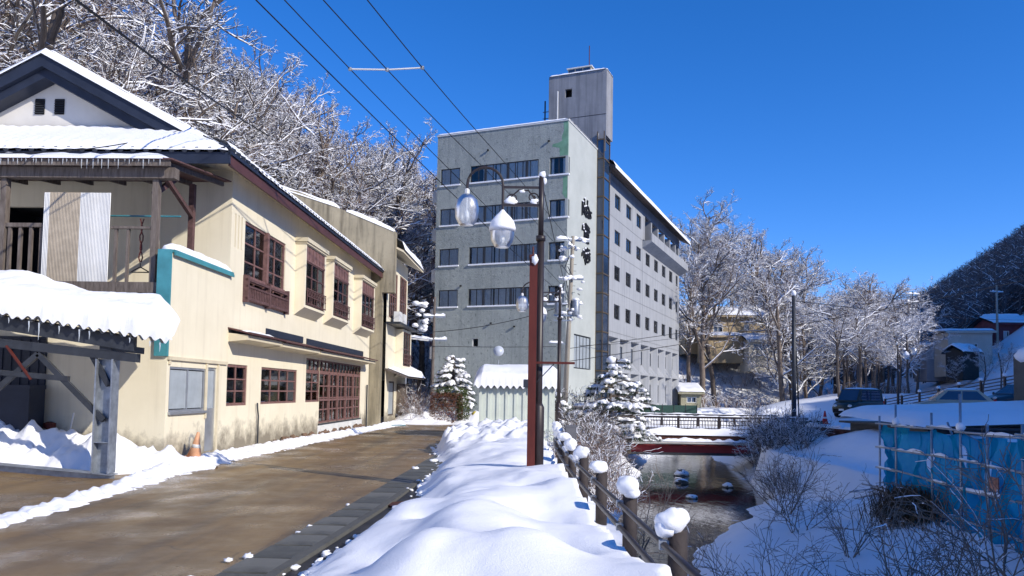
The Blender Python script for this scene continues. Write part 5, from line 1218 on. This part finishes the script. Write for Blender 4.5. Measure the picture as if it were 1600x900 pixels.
# ================================================================ HOUSES beyond
def small_house(loc, rz, label, w_, d_, h, wall, wins, roof_h=1.2, over=.5, pitch='gable', roofmat='snow', name='hillside_house', cat='house'):
    t_ = thing(name, loc, rz, label, cat); F = Face('xz', 0.)
    mb = MB(); F.wall(mb, 0, w_, -2.5, h, [q[:4] for q in wins], .12); mb.add([(0,0,-2.5),(0,d_,-2.5),(0,d_,h),(0,0,h)], [(0,1,2,3)]); mb.add([(w_,0,-2.5),(w_,d_,-2.5),(w_,d_,h),(w_,0,h)], [(0,1,2,3)]); mb.add([(0,d_,-2.5),(w_,d_,-2.5),(w_,d_,h),(0,d_,h)], [(0,1,2,3)])
    if pitch == 'gable': mb.add([(0,0,h),(0,d_,h),(0,d_/2,h+roof_h)], [(0,1,2)]); mb.add([(w_,0,h),(w_,d_,h),(w_,d_/2,h+roof_h)], [(0,1,2)])
    mb.build('wall', wall, t_)
    for q in wins: window(F, q[0], q[1], q[2], q[3], .05, t_, 2, 1, 'white_metal', .08, .07, 'glass', [(0.,.8,'curtain')], .6)
    def rz_(v): return roof_h*(1-abs(2*v-1)) if pitch == 'gable' else roof_h*v
    r_ = MB().grid(2, 2, lambda u, v: (-over+(w_+2*over)*u, -over+(d_+2*over)*v, h+rz_(v)-.08)).grid(2, 2, lambda u, v: (-over+(w_+2*over)*u, -over+(d_+2*over)*v, h+rz_(v)+.06)); ro = r_.build('roof', M['dark_steel'], t_)
    MB().grid(16, 12, lambda u, v: (-over-.05+(w_+2*over+.1)*u, -over-.05+(d_+2*over+.1)*v, h+rz_(v)+.04+.42*min(1,(min(v,1-v)*12+.1)**.5)*min(1,(min(u,1-u)*12+.1)**.5)*(1+.15*fbm(u*4, v*4)))).build('roof_snow', M['snow'], ro, True)
    MB().box(-over,-over-.03,h-.14,w_+over,-over,h+.1).build('eave_board', wall, ro)
    return t_
tan = plain('tan_render', (.36,.28,.17), .85, .15, .6); cream2 = plain('pale_render', (.50,.47,.40), .85, .12, .6); mar = plain('maroon_siding', (.17,.05,.06), .8, .15, .8); grw = plain('grey_siding', (.32,.33,.36), .8, .12, .6)
p = at(1070,513,118); small_house((p.x,118,10.3), R(2), 'tan two-storey house among bare trees on the sunny slope', 12.5, 8, 3.4, tan, [(4.4,5.9,.9,2.2),(9.3,10.0,1.3,2.2)], 1.6, .8)
p = at(1100,525,114); small_house((p.x,114.5,8.9), R(2), 'low snow-roofed wing in front of the tan hillside house', 6.0, 3, 1.4, tan, [], .6, .5, 'mono', name='house_wing')
p = at(1172,552,112); small_house((p.x,112.5,7.6), R(2), 'small pale cabin with wide window right of the tan house', 4.8, 4, 2.0, cream2, [(.6,2.4,.6,1.6),(2.6,4.3,.6,1.6)], .9, .5, name='hillside_cabin', cat='cabin')
p = at(1064,645,97); small_house((p.x,97,-.3), R(-4), 'little yellow-grey hut at the far end of the hotel', 2.5, 4, 2.1, plain('hut_wall', (.34,.32,.22), .85), [(.7,1.9,.9,1.6)], 1.0, .4, 'mono', name='hut', cat='hut')
p = at(1448,575,112); small_house((p.x,112,6.6), R(-12), 'grey flat-roofed house under the dark hillside', 6.0, 6, 2.6, grw, [(.8,2.0,.8,1.9),(3.0,4.2,.8,1.9)], .5, .4, 'mono')
p = at(1482,575,106); small_house((p.x,106,7.2), R(-12), 'pale two-storey house beside the grey flat-roofed one', 5.5, 6, 3.6, cream2, [(.7,1.7,.6,1.7),(2.5,3.7,.5,2.0)], .4, .4, 'mono')
p = at(1505,580,100); small_house((p.x,100,6.6), R(20), 'tiny gabled hut with snowy roof below the pale house', 2.8, 2.6, 1.0, plain('dark_hut', (.05,.045,.04), .8), [], .9, .4, name='hut', cat='hut')
p = at(1522,565,114); small_house((p.x,114,8.2), R(-8), 'long white-roofed house right of the pale two-storey house', 7.5, 6, 3.0, grw, [(1.,2.2,.8,1.9),(4.,5.2,.8,1.9)], .6, .5, 'mono')
p = at(1558,548,112); small_house((p.x,112,8.4), R(-6), 'maroon house with snowy roof high at the right edge', 9, 7, 4.2, mar, [(.9,1.7,1.8,3.2),(4.3,5.1,1.8,3.2)], 1.2, .7)
p = at(1565,500,114); small_house((p.x,115.5,12.4), R(-6), 'small dormer storey on top of the maroon house', 3, 3, 1.6, cream2, [(.6,1.3,.4,1.2)], .3, .4, 'mono', name='roof_dormer', cat='dormer')
# ================================================================ VEGETATION
def _norm(d):
    L = math.sqrt(d[0]*d[0]+d[1]*d[1]+d[2]*d[2]) or 1e-9; return (d[0]/L, d[1]/L, d[2]/L)
class Plant:
    def __init__(s, seed): s.r = random.Random(seed); s.wood = MB(); s.snow = MB(); s.twig = MB()
    def limb(s, pts, rad, n, snow, mb=None, sw=1.0, sh=1.0):
        mb = mb or s.wood; b = len(mb.v); m = len(pts)
        d = _norm((pts[-1][0]-pts[0][0], pts[-1][1]-pts[0][1], pts[-1][2]-pts[0][2]))
        u = (0,0,1) if abs(d[2]) < .9 else (0,1,0)
        x = _norm((d[1]*u[2]-d[2]*u[1], d[2]*u[0]-d[0]*u[2], d[0]*u[1]-d[1]*u[0])); y = (x[1]*d[2]-x[2]*d[1], x[2]*d[0]-x[0]*d[2], x[0]*d[1]-x[1]*d[0])
        cs = [(math.cos(2*math.pi*k/n), math.sin(2*math.pi*k/n)) for k in range(n)]
        for p, r in zip(pts, rad):
            for c, q in cs: mb.v.append((p[0]+(x[0]*c+y[0]*q)*r, p[1]+(x[1]*c+y[1]*q)*r, p[2]+(x[2]*c+y[2]*q)*r))
        for i in range(m-1):
            for k in range(n):
                k2 = (k+1) % n; mb.f.append((b+i*n+k, b+i*n+k2, b+(i+1)*n+k2, b+(i+1)*n+k))
        if snow and abs(d[2]) < .93:
            sb = s.snow; b = len(sb.v); e = _norm((x[0], x[1], 0)); hor = math.sqrt(1-d[2]*d[2])
            for i, (p, r) in enumerate(zip(pts, rad)):
                w_ = (r*1.02+.006)*sw; h = (r*.5+.010+.022*s.r.random()*min(1, r*25))*sh*(.45+.55*hor)*(.5 if i in (0, m-1) else 1)
                sb.v += [(p[0]-e[0]*w_, p[1]-e[1]*w_, p[2]+r*.15), (p[0]-e[0]*w_*.6, p[1]-e[1]*w_*.6, p[2]+r*.8+h*.8), (p[0]+e[0]*w_*.6, p[1]+e[1]*w_*.6, p[2]+r*.8+h*.8), (p[0]+e[0]*w_, p[1]+e[1]*w_, p[2]+r*.15)]
            for i in range(m-1):
                a = b+i*4
                for k in range(3): sb.f.append((a+k, a+k+1, a+k+5, a+k+4))
    def grow(s, p, d, L, r, lev, cfg):
        R_ = s.r; ns = (7,6,5,4,3)[lev]; pts = [p]; rad = [r]; dd = d; q = p; wob = (.07,.20,.26,.30,.35)[lev]*cfg.get('wob', 1)
        end = (.45,.28,.28,.35,.5)[lev]
        for i in range(ns):
            up = cfg['up'][lev]; dd = _norm((dd[0]+R_.gauss(0,wob), dd[1]+R_.gauss(0,wob), dd[2]+R_.gauss(0,wob*.7)+up))
            st = L/ns; q = (q[0]+dd[0]*st, q[1]+dd[1]*st, q[2]+dd[2]*st); pts.append(q); rad.append(max(.005, r*(1-(1-end)*(i+1)/ns)))
        s.limb(pts, rad, (7,6,4,3,3)[lev], lev > 0 and R_.random() < cfg['snow'][lev], s.wood if lev < 3 else s.twig, cfg.get('sw', 1), cfg.get('sh', 1))
        if lev >= cfg['max']: return
        k = cfg['kids'][lev]; k = int(k*R_.uniform(.8, 1.2)+.5)
        for j in range(k):
            t = cfg['from'][lev]+(1-cfg['from'][lev])*(j+R_.random())/k; f = t*ns; i = min(int(f), ns-1); f -= i
            bp_ = tuple(pts[i][c]*(1-f)+pts[i+1][c]*f for c in range(3)); br_ = rad[i]*(1-f)+rad[i+1]*f
            ax = _norm(tuple(pts[i+1][c]-pts[i][c] for c in range(3)))
            ph = R_.uniform(0, 2*math.pi); sp_a = math.radians(R_.uniform(*cfg['ang'][lev]))
            u = (0,0,1) if abs(ax[2]) < .9 else (1,0,0)
            x = _norm((ax[1]*u[2]-ax[2]*u[1], ax[2]*u[0]-ax[0]*u[2], ax[0]*u[1]-ax[1]*u[0])); y = (ax[1]*x[2]-ax[2]*x[1], ax[2]*x[0]-ax[0]*x[2], ax[0]*x[1]-ax[1]*x[0])
            c, sn = math.cos(ph), math.sin(ph); ca, sa = math.cos(sp_a), math.sin(sp_a)
            nd = _norm(tuple(ax[k_]*ca+(x[k_]*c+y[k_]*sn)*sa for k_ in range(3)))
            if nd[2] < -.35: nd = _norm((nd[0], nd[1], -nd[2]*.4))
            s.grow(bp_, nd, L*cfg['len'][lev]*R_.uniform(.7, 1.15)*(1.1-.45*t), min(br_*.8, r*cfg['rad'][lev]), lev+1, cfg)
BROAD = dict(max=4, up=(.02,.07,.035,.01,.0), snow=(0,1,.95,.75,.5), kids=(9,8,8,8), len=(.62,.52,.46,.46), rad=(.40,.44,.42,.45), ang=((28,62),(25,60),(25,65),(25,70)))
BROAD['from'] = (.30,.22,.15,.12)
TALL = dict(BROAD, kids=(15,7,7,8), len=(.42,.5,.48,.48), ang=((30,65),(30,60),(25,65),(25,70)), up=(.05,.05,.03,.01,0)); TALL['from'] = (.28,.2,.15,.12)
LADEN = dict(BROAD, kids=(8,8,8,7), len=(.72,.5,.45,.46), ang=((40,80),(25,60),(25,65),(25,70)), up=(.02,.015,.0,-.01,-.02), snow=(0,1,1,.9,.6), sw=1.0, sh=1.2)
def tree_meshes(seed, H, r0, cfg, name):
    P = Plant(seed); P.grow((0,0,-.8), _norm((P.r.gauss(0,.05), P.r.gauss(0,.05), 1)), H*.62, r0, 0, cfg)
    return (P.wood.mesh('trunk', M['bark'] if seed % 2 else M['bark_dark'], True), P.twig.mesh('crown', M['twig'] if seed % 3 else M['bark_dark']), P.snow.mesh('snow', M['snow_branch']))
TREES = [tree_meshes(11, 21, .30, BROAD, 'a'), tree_meshes(12, 21, .28, BROAD, 'b'), tree_meshes(13, 23, .25, TALL, 'c'), tree_meshes(14, 20, .25, LADEN, 'd'), tree_meshes(15, 23, .27, TALL, 'e'), tree_meshes(16, 20, .26, LADEN, 'f')]
def tree(x, y, k, sc_, rz, label, group=None, z=None, name='bare_tree', lean=0.):
    t_ = thing(name, (x, y, ground(x, y)-.1 if z is None else z), rz, label, 'tree', group); t_.scale = (sc_, sc_, sc_); t_.rotation_euler = (lean*math.sin(rz*3), lean, rz)
    for nm, me in zip(('trunk','crown','snow'), TREES[k]):
        o = link(nm, me, t_)
        if nm != 'trunk': o['kind'] = 'stuff'
    return t_
rt_ = random.Random(5)
# big snow-laden trees right behind the cream house
for (x, y, k, s_, rz, lb) in ((-17.5,26,3,.92,.3,'heavily snow-laden tree spreading over the white gable'),(-21,29,5,1.05,2.2,'broad snow-laden tree at the upper left corner'),(-15.8,33,2,.82,4.1,'snow-laden tree rising behind the cream roof ridge'),(-24,34,3,1.05,1.4,'snow-laden tree up the slope behind the gable'),
                          (-14.6,42,2,.8,5.1,'snow-laden tree behind the concrete fire wall'),(-17,39,4,.8,.9,'wide bare tree above the cream house eave'),(-16,47,4,.82,3.0,'bare tree leaning over the row house'),(-15.5,58,1,.95,1.9,'bare tree just left of the hotel corner'),(-16.5,64,4,.95,.4,'tall slim tree rising behind the row house roof'),(-12.8,76,2,.95,2.9,'tall tree peeking over the left corner of the hotel')):
    tree(x, y, k, s_*1.22, rz, lb, None, lean=.06)
n_ = 0
while n_ < 78:
    y = rt_.uniform(24, 100); fx = lerp_tab([(-90,-15),(15,-15),(40,-14.2),(58,-11),(78,-4),(100,8)], y); d_ = rt_.uniform(1.5, 30); x = fx-d_*.95; yy = y+d_*.3
    px = 800+1205*x/yy
    if px < -120: continue
    where = 'above the white gable' if px < 230 else 'above the long cream eave' if px < 430 else 'above the concrete fire wall' if px < 600 else 'at the left edge of the hotel' if px < 700 else 'behind the hotel'
    tree(x, yy, (2,4)[n_ % 2] if yy < 62 or px > 560 else rt_.choice((0,1,2,4)), (rt_.uniform(1.15,1.45) if px > 600 else rt_.uniform(1.05,1.34)), rt_.uniform(0,6.28), 'snowy bare tree on the wooded left hillside, '+where, 'hillside trees '+where, lean=rt_.uniform(0,.08)); n_ += 1
# sunny slope right of the hotel
for (px, Y, k, s_, lb) in ((1098,103,0,1.5,'tall many-limbed bare tree just right of the hotel'),(1118,106,1,1.42,'second tall bare tree right of the hotel, in front of the tan house'),(1222,101,0,1.4,'big spreading bare tree behind the grey bridge pole'),(1232,106,5,1.25,'snowy tree with long low limbs right of the bridge pole'),(1075,112,4,1.25,'slim bare tree against the hotel end wall')):
    p = at(px, 620, Y); tree(p.x, Y, k, s_, px*.37, lb)
for i in range(40):
    px = 1140+rt_.uniform(-60, 265); Y = rt_.uniform(104, 140) if px > 1235 else rt_.uniform(122, 150); x = at(px, 620, Y).x
    tree(x, Y, rt_.choice((0,1,2,4,5)), rt_.uniform(1.08,1.38)*(1.0 if px < 1330 else .9), rt_.uniform(0,6.28), 'snowy bare tree on the sunny slope behind the bridge', 'trees on the far sunny slope')
for i in range(12):
    px = 1310+i*11+rt_.uniform(-6,6); Y = rt_.uniform(78, 100); x = at(px, 620, Y).x
    tree(x, Y, rt_.choice((0,3,5)), rt_.uniform(.55,.78), rt_.uniform(0,6.28), 'low snowy tree in the thicket behind the parked van', 'thicket behind the van')
for (px, Y, s_) in ((1565,70,.32),(1535,85,.36),(1500,88,.30)):
    x = at(px, 620, Y).x; tree(x, Y, 1, s_, px, 'small bare tree on the shaded bank, '+('nearest the right edge' if px > 1560 else 'below the maroon house' if px > 1520 else 'below the tiny hut'))
# shaded wood on the right-hand mountain: one mass
fw_ = Plant(77); sn_ = 0
for i in range(5200):
    far = i % 5 == 0
    Y = fw_.r.uniform(150, 420) if far else fw_.r.uniform(118, 310); x = Y*(fw_.r.uniform(.30, .46) if far else fw_.r.uniform(.455, .72)); z = max(hill_right(x, Y), hill_left(x, Y) if far else 0)
    if z < 2.0 or (Y < 124 and 54 < x < 82): continue
    z = ground(x, Y); H = fw_.r.uniform(6, 10)
    fw_.limb([(x,Y,z-.5),(x+fw_.r.gauss(0,.3),Y,z+H)], [.13,.03], 3, False)
    for j in range(13):
        t = fw_.r.uniform(.15,1.0); a = fw_.r.uniform(0,6.28); L = H*.45*(1.15-t); c = (x,Y,z+H*t); q = (x+math.cos(a)*L, Y+math.sin(a)*L, z+H*t+L*fw_.r.uniform(.2,.9))
        fw_.limb([c, q], [.07,.03], 3, fw_.r.random() < .22)
fo = fw_.wood.build('mountain_wood', M['far_wood']); tag(fo, 'dark bare wood covering the shaded mountain on the right', 'wood', kind='stuff')
so = fw_.snow.build('snow', M['snow_branch'], fo); so['kind'] = 'stuff'
# brush under the trees
bw = Plant(78)
for i in range(2600):
    if i % 3:
        y = bw.r.uniform(30, 100); fx = lerp_tab([(15,-15),(40,-14.2),(58,-11),(78,-4),(100,8)], y); d_ = bw.r.uniform(.5, 22); x = fx-d_; yy = y+d_*.3
    else: yy = bw.r.uniform(98, 140); x = at(bw.r.uniform(1060, 1420), 620, yy).x
    z = ground(x, yy)
    for j in range(4):
        a = bw.r.uniform(0,6.28); L = bw.r.uniform(.6,2.2); m_ = (x+math.cos(a)*L*.3, yy+math.sin(a)*L*.3, z+L*.6)
        bw.limb([(x,yy,z-.1), m_, (m_[0]+math.cos(a)*L*.5, m_[1]+math.sin(a)*L*.5, m_[2]+L*.2)], [.022,.016,.010], 3, bw.r.random() < .5, bw.twig)
bo = bw.twig.build('underbrush', M['twig']); tag(bo, 'thin snowy undergrowth between the hillside trees', 'undergrowth', kind='stuff'); bw.snow.build('snow', M['snow_branch'], bo)['kind'] = 'stuff'
# riverside shrubs: arching stems
def shrub_meshes(seed, H, stems, mat, snowp):
    P = Plant(seed); cfg = dict(max=4, up=(0,0,.05,.0,-.02), snow=(0,0,snowp,snowp,snowp), kids=(0,0,7,3), len=(1,1,.42,.5), rad=(.5,.5,.55,.55), ang=((0,0),(0,0),(18,50),(25,60)), wob=.6, sw=.8, sh=.5); cfg['from'] = (0,0,.2,.2)
    for i in range(stems):
        a = P.r.uniform(0,6.28); el = P.r.uniform(.5,1.4); P.grow((P.r.gauss(0,.18),P.r.gauss(0,.18),-.1), (math.cos(a)*math.cos(el), math.sin(a)*math.cos(el), math.sin(el)), H*P.r.uniform(.6,1.1), P.r.uniform(.010,.018), 2, cfg)
    return (P.wood.mesh('stems', mat, True), P.twig.mesh('twigs', mat), P.snow.mesh('snow', M['snow_branch']))
SH = [shrub_meshes(31, 1.9, 34, M['twig'], .42), shrub_meshes(32, 1.6, 30, M['bark_dark'], .45), shrub_meshes(33, 2.2, 10, M['bark'], .06)]
def shrub(x, y, z, k, s_, rz, label, group=None, name='riverside_shrub', tilt=(0,0)):
    t_ = thing(name, (x,y,z), rz, label, 'shrub', group); t_.scale = (s_,s_,s_); t_.rotation_euler = (tilt[0], tilt[1], rz)
    for nm, me in zip(('stems','twigs','snow'), SH[k]): link(nm, me, t_)['kind'] = 'stuff'
for i, (x, y, s_) in enumerate(((2.1,15.5,.6),(2.0,17.5,.65),(2.0,19.5,.75),(1.9,21,.9),(2.3,22.5,.9),(2.2,24,1.0),(2.7,25.2,.9),(2.6,26.8,1.05),(3.2,28,.95),(3.2,29.5,1.05),(3.7,31,.95),(3.0,31.5,1.2),(4.0,33.5,.95),(3.6,35.5,1.0),(4.5,36.5,.75),(2.8,34,1.1))):
    shrub(x, y, ground(x,y)-.05 if i > 2 else -.7, i % 2, s_, i*1.7, 'snow-dusted brown shrub on the left river bank below the fence', 'shrubs on the left river bank')
for i, (x, y, s_) in enumerate(((10.6,31.5,1.05),(11.0,33.5,1.1),(10.0,29.2,.95),(11.6,35,1.15),(12.1,36.6,1.1),(9.8,27,.7),(12.3,32.5,.9),(12.9,36,.9),(11.2,30,.8),(13.4,37.4,.9))):
    shrub(x, y, ground(x,y)-.05, 1, s_, i*2.1, 'dark snowy shrub by the right end of the bridge in shade', 'shrubs at the right bridge end')
for i, (px, py, Y, s_, rz, k) in enumerate(((1490,900,9.5,.95,.4,2),(1560,890,10,1.0,2.0,2),(1420,890,10.5,.85,3.7,2),(1590,860,12,1.0,1.1,2),(1200,880,13,.8,5.0,2),(1330,830,15,.7,2.6,2),(1250,800,18,.8,.9,2),(1225,770,21,.9,3.3,2))):
    p = at(px, py, Y); z = ground(p.x, Y)-.05
    shrub(p.x, Y, z, k, s_, rz, 'leafless shrub with thin dark stems on the shaded snow slope', 'bare shrubs on the shaded slope', 'bare_shrub')
for i, (x, y, z) in enumerate(((2.2,8.0,-1.1),(2.0,12.5,-1.0))):
    shrub(x, y, z, 2, .62, i*2.4+1, 'bare twigs poking up just behind the guard fence', 'twigs behind the guard fence', 'bare_shrub')
# dead grass clump under the netting
dg = Plant(55)
for i in range(900):
    x, y = 8.7+dg.r.gauss(0,.35), 16.9+dg.r.gauss(0,.45); a = dg.r.uniform(0,6.28); h = dg.r.uniform(.2,.6); z = ground(x,y)
    dg.limb([(x,y,z-.05),(x+math.cos(a)*h*.4,y+math.sin(a)*h*.4,z+h),(x+math.cos(a)*h*.9,y+math.sin(a)*h*.9,z+h*.75)], [.010,.008,.004], 3, False)
tag(dg.wood.build('dead_grass', M['dead_grass']), 'matted clump of dead brown grass below the blue netting', 'grass', kind='stuff')
# snow-laden pines
def pine(loc, H, W_, seed, label, lean=0., dens=1.0, name='pine_tree'):
    t_ = thing(name, loc, 0, label, 'tree'); r = random.Random(seed); wood = MB(); need = MB(); sn = MB()
    tr_ = [(lean*(i/8)**1.3, .15*math.sin(i*.9+seed), H*.95*i/8-.3) for i in range(9)]; wood.tube(tr_, [.14*(1-.8*i/8) for i in range(9)], 8)
    nb = int(26*dens)
    for j in range(nb):
        t = (.04 if dens > 2 else .18)+(.96 if dens > 2 else .82)*(j+r.random())/nb; i = min(7, int(t*8)); f = t*8-i; b = Vector(tr_[i]).lerp(Vector(tr_[i+1]), f); a = r.uniform(0, 6.28)
        L = W_*(1.05-.8*t**1.4)*r.uniform(.7,1.1); tip = b+Vector((math.cos(a)*L, math.sin(a)*L, L*r.uniform(-.15,.25)))
        wood.tube([b, b.lerp(tip,.5)+Vector((0,0,.08)), tip], [.045,.03,.015], 4)
        tip.z -= L*.18
        boughs = [(b, tip, L)]
        for q in range(int(3+L*2)):
            f_ = r.uniform(.3,.95); c = b.lerp(tip, f_); aa = a+r.choice((-1,1))*r.uniform(.5,1.1); l2 = L*.42*r.uniform(.6,1.1)*(1.25-f_*.6)
            boughs.append((c, c+Vector((math.cos(aa)*l2, math.sin(aa)*l2, -l2*r.uniform(.05,.45))), l2))
        for (p0, p1, ll) in boughs:
            for e in range(int(ll*150)):
                c = p0.lerp(p1, r.uniform(.15,1.08)); d = (Vector((r.gauss(0,1), r.gauss(0,1), r.gauss(-.35,.7))).normalized()+(p1-p0).normalized()*.6)*r.uniform(.10,.20); s_ = Vector((r.gauss(0,1), r.gauss(0,1), r.gauss(0,1))).normalized()*.011
                need.add([tuple(c-s_), tuple(c+s_), tuple(c+d)], [(0,1,2)])
            if r.random() < .88:
                m_ = max(3, int(ll/.09)); base_i = len(sn.v); w0 = r.uniform(.065,.135)*(1.15 if ll == L else .9)
                P_s = [p0.lerp(p1, .22+.84*q/m_)+Vector((r.gauss(0,.02), r.gauss(0,.02), .05+.02*math.sin(q*1.7+seed)-(.06 if q == m_ else 0))) for q in range(m_+1)]
                sn.tube(P_s, [w0*(.35+.9*math.sin(math.pi*(.12+.80*q/m_)))*r.uniform(.65,1.25) for q in range(m_+1)], 8, True, r.uniform(.55,.8))
                for vi in range(base_i, len(sn.v)):
                    v_ = Vector(sn.v[vi]); n3 = noise.noise(v_*9)*.035; sn.v[vi] = (v_.x+n3, v_.y-n3, v_.z+n3*.6)
    wood.build('trunk', M['bark_dark'], t_); need.build('crown', M['needle'], t_)['kind'] = 'stuff'; sn.build('snow', M['snow'], t_, True)['kind'] = 'stuff'; return t_
pine((3.8, 31.5, -.4), 3.9, 1.85, 3, 'snow-laden pine leaning over the river bank beside the shed', .5, 1.8)
pine((5.0, 33.0, -.6), 3.2, 1.6, 9, 'lower snow-laden pine behind the leaning one', .4, 1.0)
pine((1.7, 30.5, -.1), 2.6, 1.0, 21, 'small snowy pine peeking over the shed roof', .0, .8)
pl = pine((-2.9, 38.3, 1.35), 2.3, 1.35, 14, 'rounded snow-covered pine above the russet hedge', 0, 2.4)
# russet hedge, ivy and a pale bush beside it
def leafy(name, c, r3, n, mat, size, label, cat, seed, square=False):
    r = random.Random(seed); mb = MB()
    for i in range(n):
        if square: p = Vector((r.uniform(-1,1)*r3[0], r.uniform(-1,1)*r3[1], r.uniform(-1,1)*r3[2])); p[0 if r.random() < .4 else 1] = (p[0] if False else p[1])
        d = Vector((r.gauss(0,1), r.gauss(0,1), r.gauss(0,1))).normalized(); k_ = r.uniform(.75,1.05)
        if square: m_ = max(abs(d.x),abs(d.y),abs(d.z)); d = d/m_
        p = Vector((d.x*r3[0]*k_, d.y*r3[1]*k_, d.z*r3[2]*k_)); a = Vector((r.gauss(0,1), r.gauss(0,1), r.gauss(0,1))).normalized()*size; b = a.cross(d if d.length else Vector((0,0,1)))*.6+Vector((r.gauss(0,size*.3),)*3)
        mb.add([tuple(p-a), tuple(p+b*.5), tuple(p+a), tuple(p-b*.5)], [(0,1,2,3)])
    o = mb.build(name, M[mat]); o.location = c; return tag(o, label, cat)
leafy('russet_hedge', (-3.1, 37.2, .75), (.75,.42,.72), 6500, 'hedge', .04, 'clipped russet hedge under the snowy rounded pine', 'hedge', 1, True)
leafy('ivy_bush', (-2.3, 37.0, .75), (.34,.3,.85), 2200, 'ivy', .045, 'dark green ivy hanging down the russet hedge', 'ivy', 2)
leafy('ivy_bush', (-2.85, 37.4, 1.55), (.8,.5,.25), 1500, 'ivy', .05, 'olive green leaf band under the snow of the rounded pine', 'ivy', 3)
yb = MB().blob((0,0,.25), .22, (.7,.7,1.3), .3, 1.5, 9, 7).build('straw_wrap', plain('yellow_straw', (.45,.36,.06), .8), None, True); yb.location = (-1.75, 37.3, .1); tag(yb, 'small yellow straw wrapping at the right foot of the hedge', 'straw wrap')
for i, (x, y, s_) in enumerate(((-4.7,37.6,.95),(-4.4,37.0,.7),(-4.8,38.6,1.1))):
    shrub(x, y, -.05, 0, s_, i*2., 'frosted twiggy bush left of the russet hedge', 'frosted bushes by the hedge', 'frosted_bush')
